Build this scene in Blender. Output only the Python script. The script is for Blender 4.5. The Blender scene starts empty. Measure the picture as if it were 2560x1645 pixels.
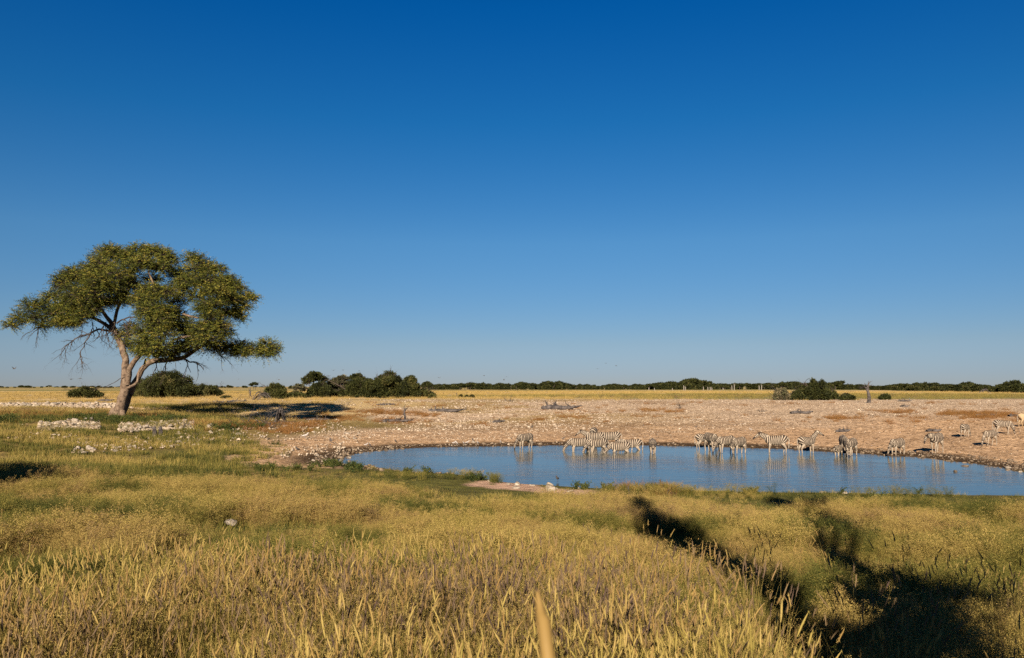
import bpy, math, random
import numpy as np
from mathutils import Vector

S = bpy.context.scene
R = math.radians
# ------------------------------------------------------------------ camera
F = 2009.0                                   # focal length in pixels of a 2560 x 1645 frame
CZ = 4.7                                     # eye height above the water
PITCH = math.atan(143.5 / F)
cam_d = bpy.data.cameras.new('camera')
cam = bpy.data.objects.new('camera', cam_d)
S.collection.objects.link(cam)
S.camera = cam
cam.location = (0, 0, CZ)
cam.rotation_euler = (math.pi / 2 + PITCH, 0, 0)
cam_d.sensor_width = 36
cam_d.lens = 36 * F / 2560
cam_d.clip_start = 0.05
cam_d.clip_end = 20000
cam_d.dof.use_dof = True
cam_d.dof.focus_distance = 45
cam_d.dof.aperture_fstop = 9
# ------------------------------------------------------------------ sky and sun
SUN_EL, SHADOW_AZ = R(24), R(9)          # shadows run away from the viewer, slightly to the right
w = bpy.data.worlds.new('World'); S.world = w; w.use_nodes = True
nt = w.node_tree
sky = nt.nodes.new('ShaderNodeTexSky'); sky.sky_type = 'NISHITA'; sky.sun_disc = False
sky.sun_elevation = SUN_EL
sky.sun_rotation = math.pi + SHADOW_AZ
sky.altitude = 1100; sky.air_density = 1.0; sky.dust_density = 0.35; sky.ozone_density = 3.2
hs = nt.nodes.new('ShaderNodeHueSaturation'); hs.inputs['Saturation'].default_value = 1.2
bg = nt.nodes['Background']; bg.inputs['Strength'].default_value = 0.0709
# sky tint within view: the deep polarised blue at its top and the dull horizon, as a colour filter by height in the sky
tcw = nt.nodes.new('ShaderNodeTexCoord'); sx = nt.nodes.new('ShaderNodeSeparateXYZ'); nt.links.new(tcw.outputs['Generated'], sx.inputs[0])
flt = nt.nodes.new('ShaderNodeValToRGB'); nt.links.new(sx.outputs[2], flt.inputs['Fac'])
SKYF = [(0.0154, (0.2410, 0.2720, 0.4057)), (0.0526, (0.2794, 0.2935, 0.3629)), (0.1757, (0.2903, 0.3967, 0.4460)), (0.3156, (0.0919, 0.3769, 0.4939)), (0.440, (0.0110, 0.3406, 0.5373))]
SKYF += [(0.56, (0.006, 0.17, 0.28)), (0.80, (0.004, 0.08, 0.14))]  # dome above the view dimmed further to cut fill light and deepen shadows
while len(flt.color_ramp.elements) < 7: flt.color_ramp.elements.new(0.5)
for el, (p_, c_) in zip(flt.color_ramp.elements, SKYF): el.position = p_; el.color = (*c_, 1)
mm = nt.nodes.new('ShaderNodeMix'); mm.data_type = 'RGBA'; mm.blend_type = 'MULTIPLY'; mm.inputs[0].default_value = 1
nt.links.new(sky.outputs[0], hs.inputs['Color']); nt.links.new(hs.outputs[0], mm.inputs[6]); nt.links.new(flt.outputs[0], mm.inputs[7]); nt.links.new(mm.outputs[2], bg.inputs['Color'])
sun_d = bpy.data.lights.new('sun', 'SUN'); sun_d.energy = 5.0; sun_d.angle = R(0.5)
sun_d.color = (1.0, 0.87, 0.70)
sun = bpy.data.objects.new('sun', sun_d); S.collection.objects.link(sun)
SUN_DIR = Vector((-math.sin(SHADOW_AZ) * math.cos(SUN_EL), -math.cos(SHADOW_AZ) * math.cos(SUN_EL), math.sin(SUN_EL)))
sun.rotation_euler = SUN_DIR.to_track_quat('Z', 'Y').to_euler()
S.view_settings.view_transform = 'Standard'; S.view_settings.look = 'None'
S.view_settings.exposure = 1.25; S.view_settings.gamma = 1.0
S.cycles.max_bounces = 6; S.cycles.diffuse_bounces = 3; S.cycles.glossy_bounces = 3
S.cycles.transparent_max_bounces = 8; S.cycles.use_denoising = False

# ------------------------------------------------------------------ helpers
def tag(o, label=None, cat=None, group=None, kind=None):
    if label: o['label'] = label
    if cat: o['category'] = cat
    if group: o['group'] = group
    if kind: o['kind'] = kind
    return o

def empty(name, loc, rz=0, sc=1):
    o = bpy.data.objects.new(name, None); S.collection.objects.link(o)
    o.location = loc; o.rotation_euler = (0, 0, rz); o.scale = (sc, sc, sc)
    o.empty_display_size = 0.3
    return o

def link(name, me, m=None, parent=None, loc=None):
    o = bpy.data.objects.new(name, me)
    if m is not None and not me.materials: me.materials.append(m)
    S.collection.objects.link(o)
    if parent: o.parent = parent
    if loc is not None: o.location = loc
    return o

class MB:
    """collects quads (numpy) and point attributes into one mesh"""
    def __init__(s): s.v = []; s.f = []; s.n = 0; s.a = []
    def add(s, v, f, a=0.0):
        v = np.asarray(v, float).reshape(-1, 3); f = np.asarray(f, int).reshape(-1, 4)
        s.v.append(v); s.f.append(f + s.n); s.n += len(v)
        s.a.append(np.broadcast_to(np.asarray(a, float), (len(v),)).copy())
    def mesh(s, name, attr='hue', smooth=False):
        V = np.concatenate(s.v); Fq = np.concatenate(s.f); A = np.concatenate(s.a)
        me = bpy.data.meshes.new(name)
        me.vertices.add(len(V)); me.vertices.foreach_set('co', V.ravel().astype(np.float32))
        me.loops.add(len(Fq) * 4); me.loops.foreach_set('vertex_index', Fq.ravel().astype(np.int32))
        me.polygons.add(len(Fq)); me.polygons.foreach_set('loop_start', np.arange(0, len(Fq) * 4, 4, dtype=np.int32))
        if attr:
            at = me.attributes.new(attr, 'FLOAT', 'POINT'); at.data.foreach_set('value', A.astype(np.float32))
        me.update(calc_edges=True)
        if smooth: me.polygons.foreach_set('use_smooth', np.ones(len(Fq), bool))
        return me

def ss(x, a, b):
    t = np.clip((np.asarray(x, float) - a) / (b - a), 0, 1)
    return t * t * (3 - 2 * t)

_g = np.random.default_rng(5).random((256, 256))
def vnoise(x, y):
    xi = np.floor(x).astype(int); yi = np.floor(y).astype(int); fx = x - xi; fy = y - yi
    fx = fx * fx * (3 - 2 * fx); fy = fy * fy * (3 - 2 * fy)
    a = _g[xi % 256, yi % 256]; b = _g[(xi + 1) % 256, yi % 256]; c = _g[xi % 256, (yi + 1) % 256]; d = _g[(xi + 1) % 256, (yi + 1) % 256]
    return (a * (1 - fx) + b * fx) * (1 - fy) + (c * (1 - fx) + d * fx) * fy
def fbm(x, y, s, o=4):
    x = np.asarray(x, float) / s; y = np.asarray(y, float) / s; r = 0; k = 1.0; t = 0
    for i in range(o):
        r = r + k * vnoise(x + 13.7 * i, y + 7.3 * i); t += k; k *= 0.5; x = x * 2; y = y * 2
    return r / t

def ray(px, py):
    u = (px - 1280) / F; v = (822.5 - py) / F
    return np.array([u, math.cos(PITCH) - v * math.sin(PITCH), math.sin(PITCH) + v * math.cos(PITCH)])
def onplane(px, py, z=0.0):
    d = ray(px, py); t = (z - CZ) / d[2]
    return np.array([d[0] * t, d[1] * t, z])
def atdepth(px, py, Y):
    d = ray(px, py); t = Y / d[1]
    return np.array([d[0] * t, Y, CZ + d[2] * t])

# ------------------------------------------------------------------ the pond outline and the ground's shape
_out = [(833,1158),(846,1147),(875,1137),(909,1130),(992,1122),(1075,1118),(1200,1116),(1300,1115),(1420,1113),(1602,1113),(1700,1115),
        (1790,1117),(1877,1120),(1971,1122),(2030,1127),(2090,1130),(2160,1134),(2218,1140),(2277,1141),(2327,1145),(2377,1153),
        (2444,1159),(2510,1170),(2550,1179),(2660,1186),(2800,1200),(2900,1225),(2800,1250),(2560,1240),(2163,1234),(1942,1231),(1743,1227),(1597,1224),
        (1471,1220),(1367,1213),(1284,1207),(1217,1199),(1192,1193),(1128,1184),(1086,1184),(1013,1180),(950,1170),(888,1161),(854,1159)]
PW = np.array([onplane(*p)[:2] for p in _out])
# a few extra wiggles so the shore is not made of straight runs
def _wiggle(P):
    o = []
    rg = np.random.default_rng(3)
    for i in range(len(P)):
        a, b = P[i], P[(i + 1) % len(P)]; L = np.hypot(*(b - a)); n = max(1, int(L / 0.8))
        nn = np.array([-(b - a)[1], (b - a)[0]]) / max(L, 1e-6)
        for k in range(n):
            o.append(a + (b - a) * k / n + nn * (rg.normal() * 0.07))
    return np.array(o)
PW = _wiggle(PW)

def pond_sd(x, y):
    """signed distance to the shoreline, negative in the pond"""
    x = np.atleast_1d(np.asarray(x, float)); y = np.atleast_1d(np.asarray(y, float))
    best = np.full(x.shape, 1e18); ins = np.zeros(x.shape, bool)
    c = PW.mean(0); far = np.hypot(x - c[0], y - c[1]) > 260
    best[far] = (np.hypot(x[far] - c[0], y[far] - c[1]) - 25) ** 2
    idx = np.where(~far)[0]; X = x[idx]; Y = y[idx]; B = np.full(X.shape, 1e18); I = np.zeros(X.shape, bool)
    for i in range(len(PW)):
        a = PW[i]; b = PW[(i + 1) % len(PW)]; e = b - a; q = X - a[0]; r_ = Y - a[1]
        t = np.clip((q * e[0] + r_ * e[1]) / (e @ e + 1e-12), 0, 1)
        B = np.minimum(B, (q - t * e[0]) ** 2 + (r_ - t * e[1]) ** 2)
        cnd = (a[1] > Y) != (b[1] > Y)
        if cnd.any():
            xx = a[0] + (Y - a[1]) / (b[1] - a[1] + 1e-12) * e[0]
            I ^= cnd & (X < xx)
    best[idx] = B; ins[idx] = I
    d = np.sqrt(best)
    return np.where(ins, -d, d)

def height(x, y, d=None):
    x = np.atleast_1d(np.asarray(x, float)); y = np.atleast_1d(np.asarray(y, float))
    if d is None: d = pond_sd(x, y)
    P = 2.0 + 0.55 * (1 - ss(y, 2, 30))
    W = 38 + 40 * ss(y, 38, 62) * ss(x, -24, -4) + 2 * ss(-x, 10, 30)
    f = ss(d / W, 0, 1)
    bank = 0.10 * (1 - np.exp(-np.maximum(d, 0) / 0.5)) + 0.16 * ss(d, 0.8, 5) * ss(y, 44, 52)
    z = bank + (P - 0.1) * f
    rough = (fbm(x, y, 9, 3) - 0.5) * 0.34 * ss(d, 1, 14) + (fbm(x + 40, y, 1.6, 3) - 0.5) * 0.12 * ss(d, 0.4, 4)
    roll = (fbm(x + 9, y - 31, 60, 2) - 0.5) * 0.5 * ss(y, 95, 200) * (1 - ss(y, 500, 900))
    z = z - 0.95 * np.exp(-((x + 27) / 19) ** 2 - ((y - 91) / 12) ** 2) * (d > 0)
    z = z + rough * (1 - ss(y, 220, 500)) + roll
    return np.where(d > 0, z, np.maximum(d * 0.16, -0.8) - 0.01)
def hz(x, y): return float(height(x, y)[0])
def ground(px, py, lift=0.0):
    """the point of the ground seen at a pixel of the photograph"""
    d = ray(px, py); t = np.concatenate([np.arange(1.5, 60, 0.15), np.arange(60, 300, 0.6), np.arange(300, 3000, 6.0)])
    z = CZ + d[2] * t; g = np.maximum(height(d[0] * t, d[1] * t), 0) + lift
    k = int(np.argmax(z < g)) if (z < g).any() else len(t) - 1
    if k > 0:
        a = (z[k - 1] - g[k - 1]); b = (g[k] - z[k]); tt = t[k - 1] + (t[k] - t[k - 1]) * a / max(a + b, 1e-6)
    else: tt = t[0]
    x, y = d[0] * tt, d[1] * tt
    return np.array([x, y, max(hz(x, y), -1) + lift])

# ------------------------------------------------------------------ materials
def mat(name):
    m = bpy.data.materials.new(name); m.use_nodes = True
    n = m.node_tree.nodes; b = n['Principled BSDF']; b.inputs['Roughness'].default_value = 0.85
    b.inputs['Specular IOR Level'].default_value = 0.15
    return m, m.node_tree, b
def nd(t, typ, **k):
    n = t.nodes.new(typ)
    for a, v in k.items():
        if a in n.inputs: n.inputs[a].default_value = v
        else: setattr(n, a, v)
    return n
def ramp(t, stops, interp='LINEAR'):
    r = t.nodes.new('ShaderNodeValToRGB'); e = r.color_ramp; e.interpolation = interp
    while len(e.elements) < len(stops): e.elements.new(0.5)
    for el, (p, c) in zip(e.elements, stops): el.position = p; el.color = (*c, 1)
    return r
ALB = 0.76                                   # one common scale for the base colours
def noise_mat(name, c1, c2, scale=3.0, rough=0.85, bump=0.3, bscale=None, detail=6, c3=None, coord='Object', dist=0.02):
    m, t, b = mat(name); b.inputs['Roughness'].default_value = rough
    tc = t.nodes.new('ShaderNodeTexCoord')
    nz = nd(t, 'ShaderNodeTexNoise', Scale=scale, Detail=float(detail))
    t.links.new(tc.outputs[coord], nz.inputs['Vector'])
    c1, c2, c3 = [None if q is None else tuple(v * ALB for v in q) for q in (c1, c2, c3)]
    st = [(0.32, c1), (0.68, c2)] if c3 is None else [(0.3, c1), (0.5, c2), (0.7, c3)]
    r = ramp(t, st); t.links.new(nz.outputs['Fac'], r.inputs['Fac'])
    t.links.new(r.outputs[0], b.inputs['Base Color'])
    if bump:
        n2 = nd(t, 'ShaderNodeTexNoise', Scale=bscale or scale * 3, Detail=5.0)
        t.links.new(tc.outputs[coord], n2.inputs['Vector'])
        bp = nd(t, 'ShaderNodeBump', Strength=bump, Distance=dist)
        t.links.new(n2.outputs['Fac'], bp.inputs['Height']); t.links.new(bp.outputs[0], b.inputs['Normal'])
    return m

def plant_mat(name, stops, trans=0.25, inst=True, rough=0.7, wscale=0.25, wamp=0.18):
    """leaf and blade colour: a ramp over the blade's own hue, nudged by the clump's tint and by a broad world-space noise"""
    m, t, b = mat(name)
    h = nd(t, 'ShaderNodeAttribute', attribute_name='hue')
    g = t.nodes.new('ShaderNodeNewGeometry')
    nz = nd(t, 'ShaderNodeTexNoise', Scale=wscale, Detail=3.0); t.links.new(g.outputs['Position'], nz.inputs['Vector'])
    ma = nd(t, 'ShaderNodeMath', operation='MULTIPLY_ADD'); ma.inputs[1].default_value = wamp; ma.inputs[2].default_value = -wamp / 2
    t.links.new(nz.outputs['Fac'], ma.inputs[0])
    ad = nd(t, 'ShaderNodeMath', operation='ADD'); t.links.new(h.outputs['Fac'], ad.inputs[0]); t.links.new(ma.outputs[0], ad.inputs[1])
    last = ad
    if inst:
        ti = nd(t, 'ShaderNodeAttribute', attribute_name='tint', attribute_type='INSTANCER')
        a2 = nd(t, 'ShaderNodeMath', operation='ADD'); t.links.new(last.outputs[0], a2.inputs[0]); t.links.new(ti.outputs['Fac'], a2.inputs[1])
        last = a2
    r = ramp(t, [(p_, (c_[0] * ALB * 1.03, c_[1] * ALB, c_[2] * ALB * 0.80)) for p_, c_ in stops]); t.links.new(last.outputs[0], r.inputs['Fac'])
    t.links.new(r.outputs[0], b.inputs['Base Color']); b.inputs['Roughness'].default_value = rough
    tr = t.nodes.new('ShaderNodeBsdfTranslucent'); t.links.new(r.outputs[0], tr.inputs['Color'])
    mx = nd(t, 'ShaderNodeMixShader'); mx.inputs[0].default_value = trans
    t.links.new(b.outputs[0], mx.inputs[1]); t.links.new(tr.outputs[0], mx.inputs[2])
    t.links.new(mx.outputs[0], t.nodes['Material Output'].inputs['Surface'])
    return m

GRASS_STOPS = [(0.0, (0.022, 0.034, 0.009)), (0.22, (0.078, 0.086, 0.020)), (0.42, (0.200, 0.166, 0.044)), (0.56, (0.33, 0.252, 0.082)), (0.68, (0.385, 0.285, 0.115)),
               (0.78, (0.265, 0.165, 0.062)), (0.87, (0.225, 0.158, 0.098)), (1.0, (0.085, 0.055, 0.055))]
M_GRASS = plant_mat('grass_blades', GRASS_STOPS, 0.14)
M_GOLD = plant_mat('golden_blades', [(0.0, (0.07, 0.09, 0.02)), (0.3, (0.22, 0.185, 0.06)), (0.55, (0.41, 0.29, 0.115)), (1.0, (0.50, 0.365, 0.19))], 0.2)
M_BRUSH = plant_mat('rusty_brush', [(0.0, (0.10, 0.075, 0.02)), (0.6, (0.20, 0.115, 0.045)), (0.85, (0.27, 0.125, 0.045)), (1.0, (0.15, 0.075, 0.04))], 0.12)
M_LEAF = plant_mat('thorn_leaves', [(0.0, (0.016, 0.021, 0.008)), (0.35, (0.056, 0.070, 0.013)), (0.7, (0.165, 0.168, 0.030)), (1.0, (0.29, 0.23, 0.055))], 0.10, False, wscale=0.5, wamp=0.35)
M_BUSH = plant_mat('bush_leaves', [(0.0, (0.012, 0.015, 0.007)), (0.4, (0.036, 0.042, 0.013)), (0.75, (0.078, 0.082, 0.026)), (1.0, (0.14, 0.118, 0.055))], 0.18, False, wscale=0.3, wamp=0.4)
M_GREY = plant_mat('grey_twigs_leaves', [(0.0, (0.035, 0.035, 0.022)), (0.5, (0.085, 0.085, 0.05)), (1.0, (0.19, 0.155, 0.11))], 0.1, False, wscale=0.6, wamp=0.4)
M_FORB = plant_mat('herb_leaves', [(0.0, (0.018, 0.03, 0.010)), (0.5, (0.045, 0.066, 0.018)), (1.0, (0.10, 0.105, 0.03))], 0.2, True)
M_BARK = noise_mat('pale_bark', (0.055, 0.038, 0.027), (0.175, 0.12, 0.082), 2.6, 0.95, 1.0, 12, c3=(0.25, 0.185, 0.13), dist=0.08)
M_DARKBARK = noise_mat('dark_bark', (0.035, 0.026, 0.022), (0.10, 0.075, 0.058), 2.5, 0.9, 0.7, 9, dist=0.05)
M_DEAD = noise_mat('dead_wood', (0.030, 0.025, 0.024), (0.125, 0.106, 0.098), 3.0, 0.9, 0.6, 14, dist=0.03)
M_WHITEWOOD = noise_mat('bleached_wood', (0.20, 0.17, 0.145), (0.34, 0.30, 0.26), 2.0, 0.9, 0.3, 8)
M_STONE = noise_mat('limestone', (0.15, 0.115, 0.085), (0.34, 0.28, 0.22), 2.5, 0.9, 0.9, 9, c3=(0.46, 0.39, 0.31), coord='Object', dist=0.05)
M_WETSTONE = noise_mat('wet_stone', (0.07, 0.048, 0.03), (0.25, 0.185, 0.125), 2.5, 0.6, 0.6, 9, dist=0.04)

# ------------------------------------------------------------------ ground
_bx = np.array([onplane(px, py, 0.2)[:2] for px, py in [(1210, 1207), (1260, 1212), (1320, 1217), (1380, 1222), (1440, 1225), (1235, 1200), (1290, 1208)]])
def bare(x, y, k=1.0):
    """the trampled pinkish patch on the near shore"""
    m = np.full(np.shape(x), 9.0)
    for q in _bx: m = np.minimum(m, np.hypot(x - q[0], (y - q[1]) * 1.1))
    return 1 - ss(m + 0.5 * (fbm(x, y, 0.8, 2) - 0.5), 0.7 * k, 1.35 * k)
def zones(x, y, d):
    """base colour of the bare ground: a blend of the kinds of ground found there"""
    a = x / np.maximum(y, 1.0)
    n1 = fbm(x, y, 14, 4); n2 = fbm(x + 50, y + 20, 4, 3); n3 = fbm(x - 70, y + 90, 35, 3)
    def C(*c): return np.array(c)[None, :]
    soil = C(0.115, 0.080, 0.040) * (0.8 + 0.4 * n2[:, None])
    green = C(0.13, 0.125, 0.030); straw = C(0.30, 0.21, 0.075)
    col = soil + (green - soil) * (0.35 * ss(n1, 0.4, 0.6))[:, None]
    # left meadow: thin turf
    left = ss(y, 14, 26)
    turf = green + (straw - green) * ss(n1 + 0.25 * (n2 - 0.5), 0.36, 0.62)[:, None]
    col = col + (turf - col) * (0.85 * left)[:, None]
    brown = C(0.21, 0.115, 0.048)
    bl = ss(y, 70, 78) * (1 - ss(y, 98, 106)) * (1 - ss(a, -0.48, -0.34)) * ss(n2 + n1, 0.7, 0.95)
    col = col + (brown - col) * (0.8 * bl)[:, None]
    # pale stony bank beyond the water
    edge = -0.30 + 0.16 * ss(y, 60, 88) + 0.25 * (n1 - 0.5)
    side = ss(a, edge - 0.07, edge + 0.05)
    bank = ss(y + 4 * (n2 - 0.5), 43.5, 47.5) * side * (1 - ss(y + 34 * (n3 - 0.5) + 10 * (n2 - 0.5), 150, 172))
    tip = (1 - ss(d, 4.5, 8.5)) * ss(y, 44.5, 46.5)
    bank = np.maximum(bank, tip)
    sand = C(0.68, 0.46, 0.285); rubble = C(0.66, 0.50, 0.36)
    sd = sand + (rubble - sand) * ss(y + 24 * (n1 - 0.5) - 0.25 * (x), 66, 88)[:, None]
    sd = sd * (0.86 + 0.28 * n2[:, None])
    dry = ss(fbm(x * 0.5 + 5, y, 9, 4), 0.44, 0.56) * ss(y, 72, 100) * (1 - ss(a, 0.05, 0.3))
    sd = sd + (C(0.46, 0.32, 0.12) - sd) * (0.7 * dry)[:, None]
    red = ss(n3 + 0.5 * n1, 0.86, 0.98) * ss(y, 66, 85)
    sd = sd + (C(0.36, 0.225, 0.12) - sd) * (0.5 * red)[:, None]
    col = col + (sd - col) * bank[:, None]
    # golden plain
    gold = C(0.60, 0.43, 0.21); g2 = C(0.46, 0.32, 0.14); ggr = C(0.155, 0.165, 0.04); gbr = C(0.27, 0.155, 0.065)
    band = fbm(x * 0.25, y, 22, 4); band2 = fbm(x * 0.12 + 300, y * 0.8, 40, 3)
    gp = gold + (g2 - gold) * ss(band, 0.45, 0.7)[:, None]
    gp = gp + (ggr - gp) * (0.75 * ss(band2 + 0.10 * ss(np.abs(a + 0.05), 0.25, 0.5) + 0.12 * ss(y, 420, 600), 0.53, 0.66))[:, None]
    gp = gp + (gbr - gp) * (0.6 * ss(band + band2, 1.14, 1.3))[:, None]
    gw = np.maximum(ss(y + 34 * (n3 - 0.5) + 10 * (n2 - 0.5), 150, 172), ss(y + 18 * (n1 - 0.5), 88, 100) * (1 - ss(a, edge - 0.07, edge + 0.05)))
    col = col + (gp - col) * gw[:, None]
    br_ = bare(x, y)
    col = col + (C(0.56, 0.36, 0.25) - col) * br_[:, None]
    # wet mud along the far shore
    wet = (1 - ss(d + 1.4 * (n2 - 0.5), 1.3, 2.9 + 0.8 * ss(-x, 2, 14))) * ss(y, 43, 47)
    col = col + (C(0.075, 0.048, 0.026) - col) * (0.94 * wet)[:, None]
    return col, bank, gw

def build_ground():
    rr = np.concatenate([np.linspace(0.3, 20, 90), np.linspace(20.3, 34, 50), np.linspace(34.2, 72, 200), np.linspace(72.5, 130, 120),
                         np.geomspace(131.5, 420, 90), np.geomspace(430, 9000, 50)])
    aa = np.concatenate([np.linspace(-180, -44, 70), np.linspace(-43, 43, 760), np.linspace(44, 179, 68)])
    A, Rr = np.meshgrid(np.radians(aa), rr)
    x = (np.sin(A) * Rr).ravel(); y = (np.cos(A) * Rr).ravel()
    d = pond_sd(x, y); z = height(x, y, d)
    col, bank, gw = zones(x, y, d)
    V = np.stack([x, y, z], 1); na = len(aa); nr = len(rr)
    i = np.arange(nr - 1)[:, None] * na; j = np.arange(na)[None, :]; j2 = (j + 1) % na
    Fq = np.stack([i + j, i + j2, i + na + j2, i + na + j], -1).reshape(-1, 4)[:, ::-1]
    me = bpy.data.meshes.new('ground')
    me.vertices.add(len(V)); me.vertices.foreach_set('co', V.ravel().astype(np.float32))
    me.loops.add(len(Fq) * 4); me.loops.foreach_set('vertex_index', Fq.ravel().astype(np.int32))
    me.polygons.add(len(Fq)); me.polygons.foreach_set('loop_start', np.arange(0, len(Fq) * 4, 4, dtype=np.int32))
    c4 = np.ones((len(V), 4), np.float32); c4[:, :3] = col * ALB
    at = me.attributes.new('soil', 'FLOAT_COLOR', 'POINT'); at.data.foreach_set('color', c4.ravel())
    at = me.attributes.new('stony', 'FLOAT', 'POINT'); at.data.foreach_set('value', bank.astype(np.float32))
    me.update(calc_edges=True); me.polygons.foreach_set('use_smooth', np.ones(len(Fq), bool))
    m, t, b = mat('ground_soil'); b.inputs['Roughness'].default_value = 0.95; b.inputs['Specular IOR Level'].default_value = 0.05
    ca = nd(t, 'ShaderNodeAttribute', attribute_name='soil'); st = nd(t, 'ShaderNodeAttribute', attribute_name='stony')
    g = t.nodes.new('ShaderNodeNewGeometry')
    n1 = nd(t, 'ShaderNodeTexNoise', Scale=1.1, Detail=8.0, Roughness=0.7); t.links.new(g.outputs['Position'], n1.inputs['Vector'])
    r1 = ramp(t, [(0.30, (0.50, 0.45, 0.41)), (0.5, (1, 1, 1)), (0.70, (1.35, 1.32, 1.28))]); t.links.new(n1.outputs['Fac'], r1.inputs['Fac'])
    mx = nd(t, 'ShaderNodeMix', data_type='RGBA', blend_type='MULTIPLY'); mx.inputs[0].default_value = 1
    t.links.new(ca.outputs['Color'], mx.inputs[6]); t.links.new(r1.outputs[0], mx.inputs[7])
    vo = nd(t, 'ShaderNodeTexVoronoi', Scale=3.0, Randomness=1.0); t.links.new(g.outputs['Position'], vo.inputs['Vector'])
    rv = ramp(t, [(0.0, (1.3, 1.28, 1.25)), (0.30, (1.05, 1.03, 1.0)), (0.62, (0.62, 0.57, 0.50))]); t.links.new(vo.outputs['Distance'], rv.inputs['Fac'])
    m2 = nd(t, 'ShaderNodeMix', data_type='RGBA', blend_type='MULTIPLY'); t.links.new(st.outputs['Fac'], m2.inputs[0])
    t.links.new(mx.outputs[2], m2.inputs[6]); t.links.new(rv.outputs[0], m2.inputs[7])
    t.links.new(m2.outputs[2], b.inputs['Base Color'])
    n2 = nd(t, 'ShaderNodeTexNoise', Scale=2.6, Detail=8.0, Roughness=0.7); t.links.new(g.outputs['Position'], n2.inputs['Vector'])
    bp = nd(t, 'ShaderNodeBump', Strength=0.9, Distance=0.22); t.links.new(n2.outputs['Fac'], bp.inputs['Height']); t.links.new(bp.outputs[0], b.inputs['Normal'])
    me.materials.append(m)
    tag(link('ground', me), kind='structure')
build_ground()

def build_water():
    c = PW.mean(0)
    V = [[c[0], c[1], 0]]; q = PW + (PW - c) / np.maximum(np.hypot(*(PW - c).T)[:, None], 1e-6) * 0.35
    # a fine sheet just larger than the pond; the ground closes over its rim
    x0, y0 = q.min(0) - 1.5; x1, y1 = q.max(0) + 1.5
    me = bpy.data.meshes.new('water')
    nx, ny = 60, 30
    X, Y = np.meshgrid(np.linspace(x0, x1, nx), np.linspace(y0, y1, ny))
    D = pond_sd(X.ravel(), Y.ravel()).reshape(ny, nx)
    V = np.stack([X.ravel(), Y.ravel(), np.zeros(nx * ny)], 1)
    fs = []
    for j in range(ny - 1):
        for i in range(nx - 1):
            if min(D[j, i], D[j, i + 1], D[j + 1, i], D[j + 1, i + 1]) < 2.0:
                fs.append((j * nx + i, j * nx + i + 1, (j + 1) * nx + i + 1, (j + 1) * nx + i))
    me.from_pydata([tuple(v) for v in V], [], fs); me.update()
    m, t, b = mat('pond_water')
    b.inputs['Base Color'].default_value = (0.050, 0.060, 0.052, 1); b.inputs['Roughness'].default_value = 0.085
    b.inputs['Specular IOR Level'].default_value = 0.5; b.inputs['IOR'].default_value = 1.333
    g = t.nodes.new('ShaderNodeNewGeometry')
    mp = nd(t, 'ShaderNodeMapping'); mp.inputs['Scale'].default_value = (0.42, 2.0, 1); t.links.new(g.outputs['Position'], mp.inputs['Vector'])
    n1 = nd(t, 'ShaderNodeTexNoise', Scale=1.25, Detail=3.0, Roughness=0.62, Distortion=0.5); t.links.new(mp.outputs[0], n1.inputs['Vector'])
    n2 = nd(t, 'ShaderNodeTexNoise', Scale=0.11, Detail=2.0); t.links.new(g.outputs['Position'], n2.inputs['Vector'])
    rr = nd(t, 'ShaderNodeMapRange'); rr.inputs[1].default_value = 0.38; rr.inputs[2].default_value = 0.65; rr.inputs[3].default_value = 0.25; rr.inputs[4].default_value = 1.0
    t.links.new(n2.outputs['Fac'], rr.inputs[0])
    mu = nd(t, 'ShaderNodeMath', operation='MULTIPLY'); t.links.new(n1.outputs['Fac'], mu.inputs[0]); t.links.new(rr.outputs[0], mu.inputs[1])
    bp = nd(t, 'ShaderNodeBump', Strength=0.5, Distance=0.065); t.links.new(mu.outputs[0], bp.inputs['Height']); t.links.new(bp.outputs[0], b.inputs['Normal'])
    me.materials.append(m)
    tag(link('water', me), kind='structure')
build_water()

# ------------------------------------------------------------------ plant building blocks
def blades(mb, rg, n, rad, h0, h1, wd, lean, curl, hue=(0.2, 0.6), seg=3, org=(0, 0, 0)):
    th = rg.random(n) * 6.283; rr = rad * np.sqrt(rg.random(n))
    bx = org[0] + np.cos(th) * rr; by = org[1] + np.sin(th) * rr
    az = th + rg.normal(0, 0.9, n); h = h0 + (h1 - h0) * rg.random(n); ln = lean * rg.random(n); cu = curl * rg.random(n)
    t = np.linspace(0, 1, seg + 1)[None, :]
    off = (ln[:, None] * t + cu[:, None] * t ** 2.2) * h[:, None]
    px = bx[:, None] + np.cos(az)[:, None] * off; py = by[:, None] + np.sin(az)[:, None] * off
    pz = org[2] + h[:, None] * t * (1 - 0.45 * cu[:, None] * t ** 1.5)
    wa = rg.random(n) * 3.14; wx = np.cos(wa)[:, None] * wd / 2; wy = np.sin(wa)[:, None] * wd / 2
    wt = (1 - t) ** 0.7 + 0.12
    A = np.stack([px - wx * wt, py - wy * wt, pz], -1); B = np.stack([px + wx * wt, py + wy * wt, pz], -1)
    V = np.stack([A, B], 2).reshape(-1, 3)
    k = (np.arange(n)[:, None] * (seg + 1) + np.arange(seg)[None, :]).ravel() * 2
    hu = np.repeat(hue[0] + (hue[1] - hue[0]) * rg.random(n), (seg + 1) * 2)
    mb.add(V, np.stack([k, k + 1, k + 3, k + 2], 1), hu)
    return np.stack([px[:, -1], py[:, -1], pz[:, -1]], 1), np.stack([px[:, -1] - px[:, -2], py[:, -1] - py[:, -2], pz[:, -1] - pz[:, -2]], 1)

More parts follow.
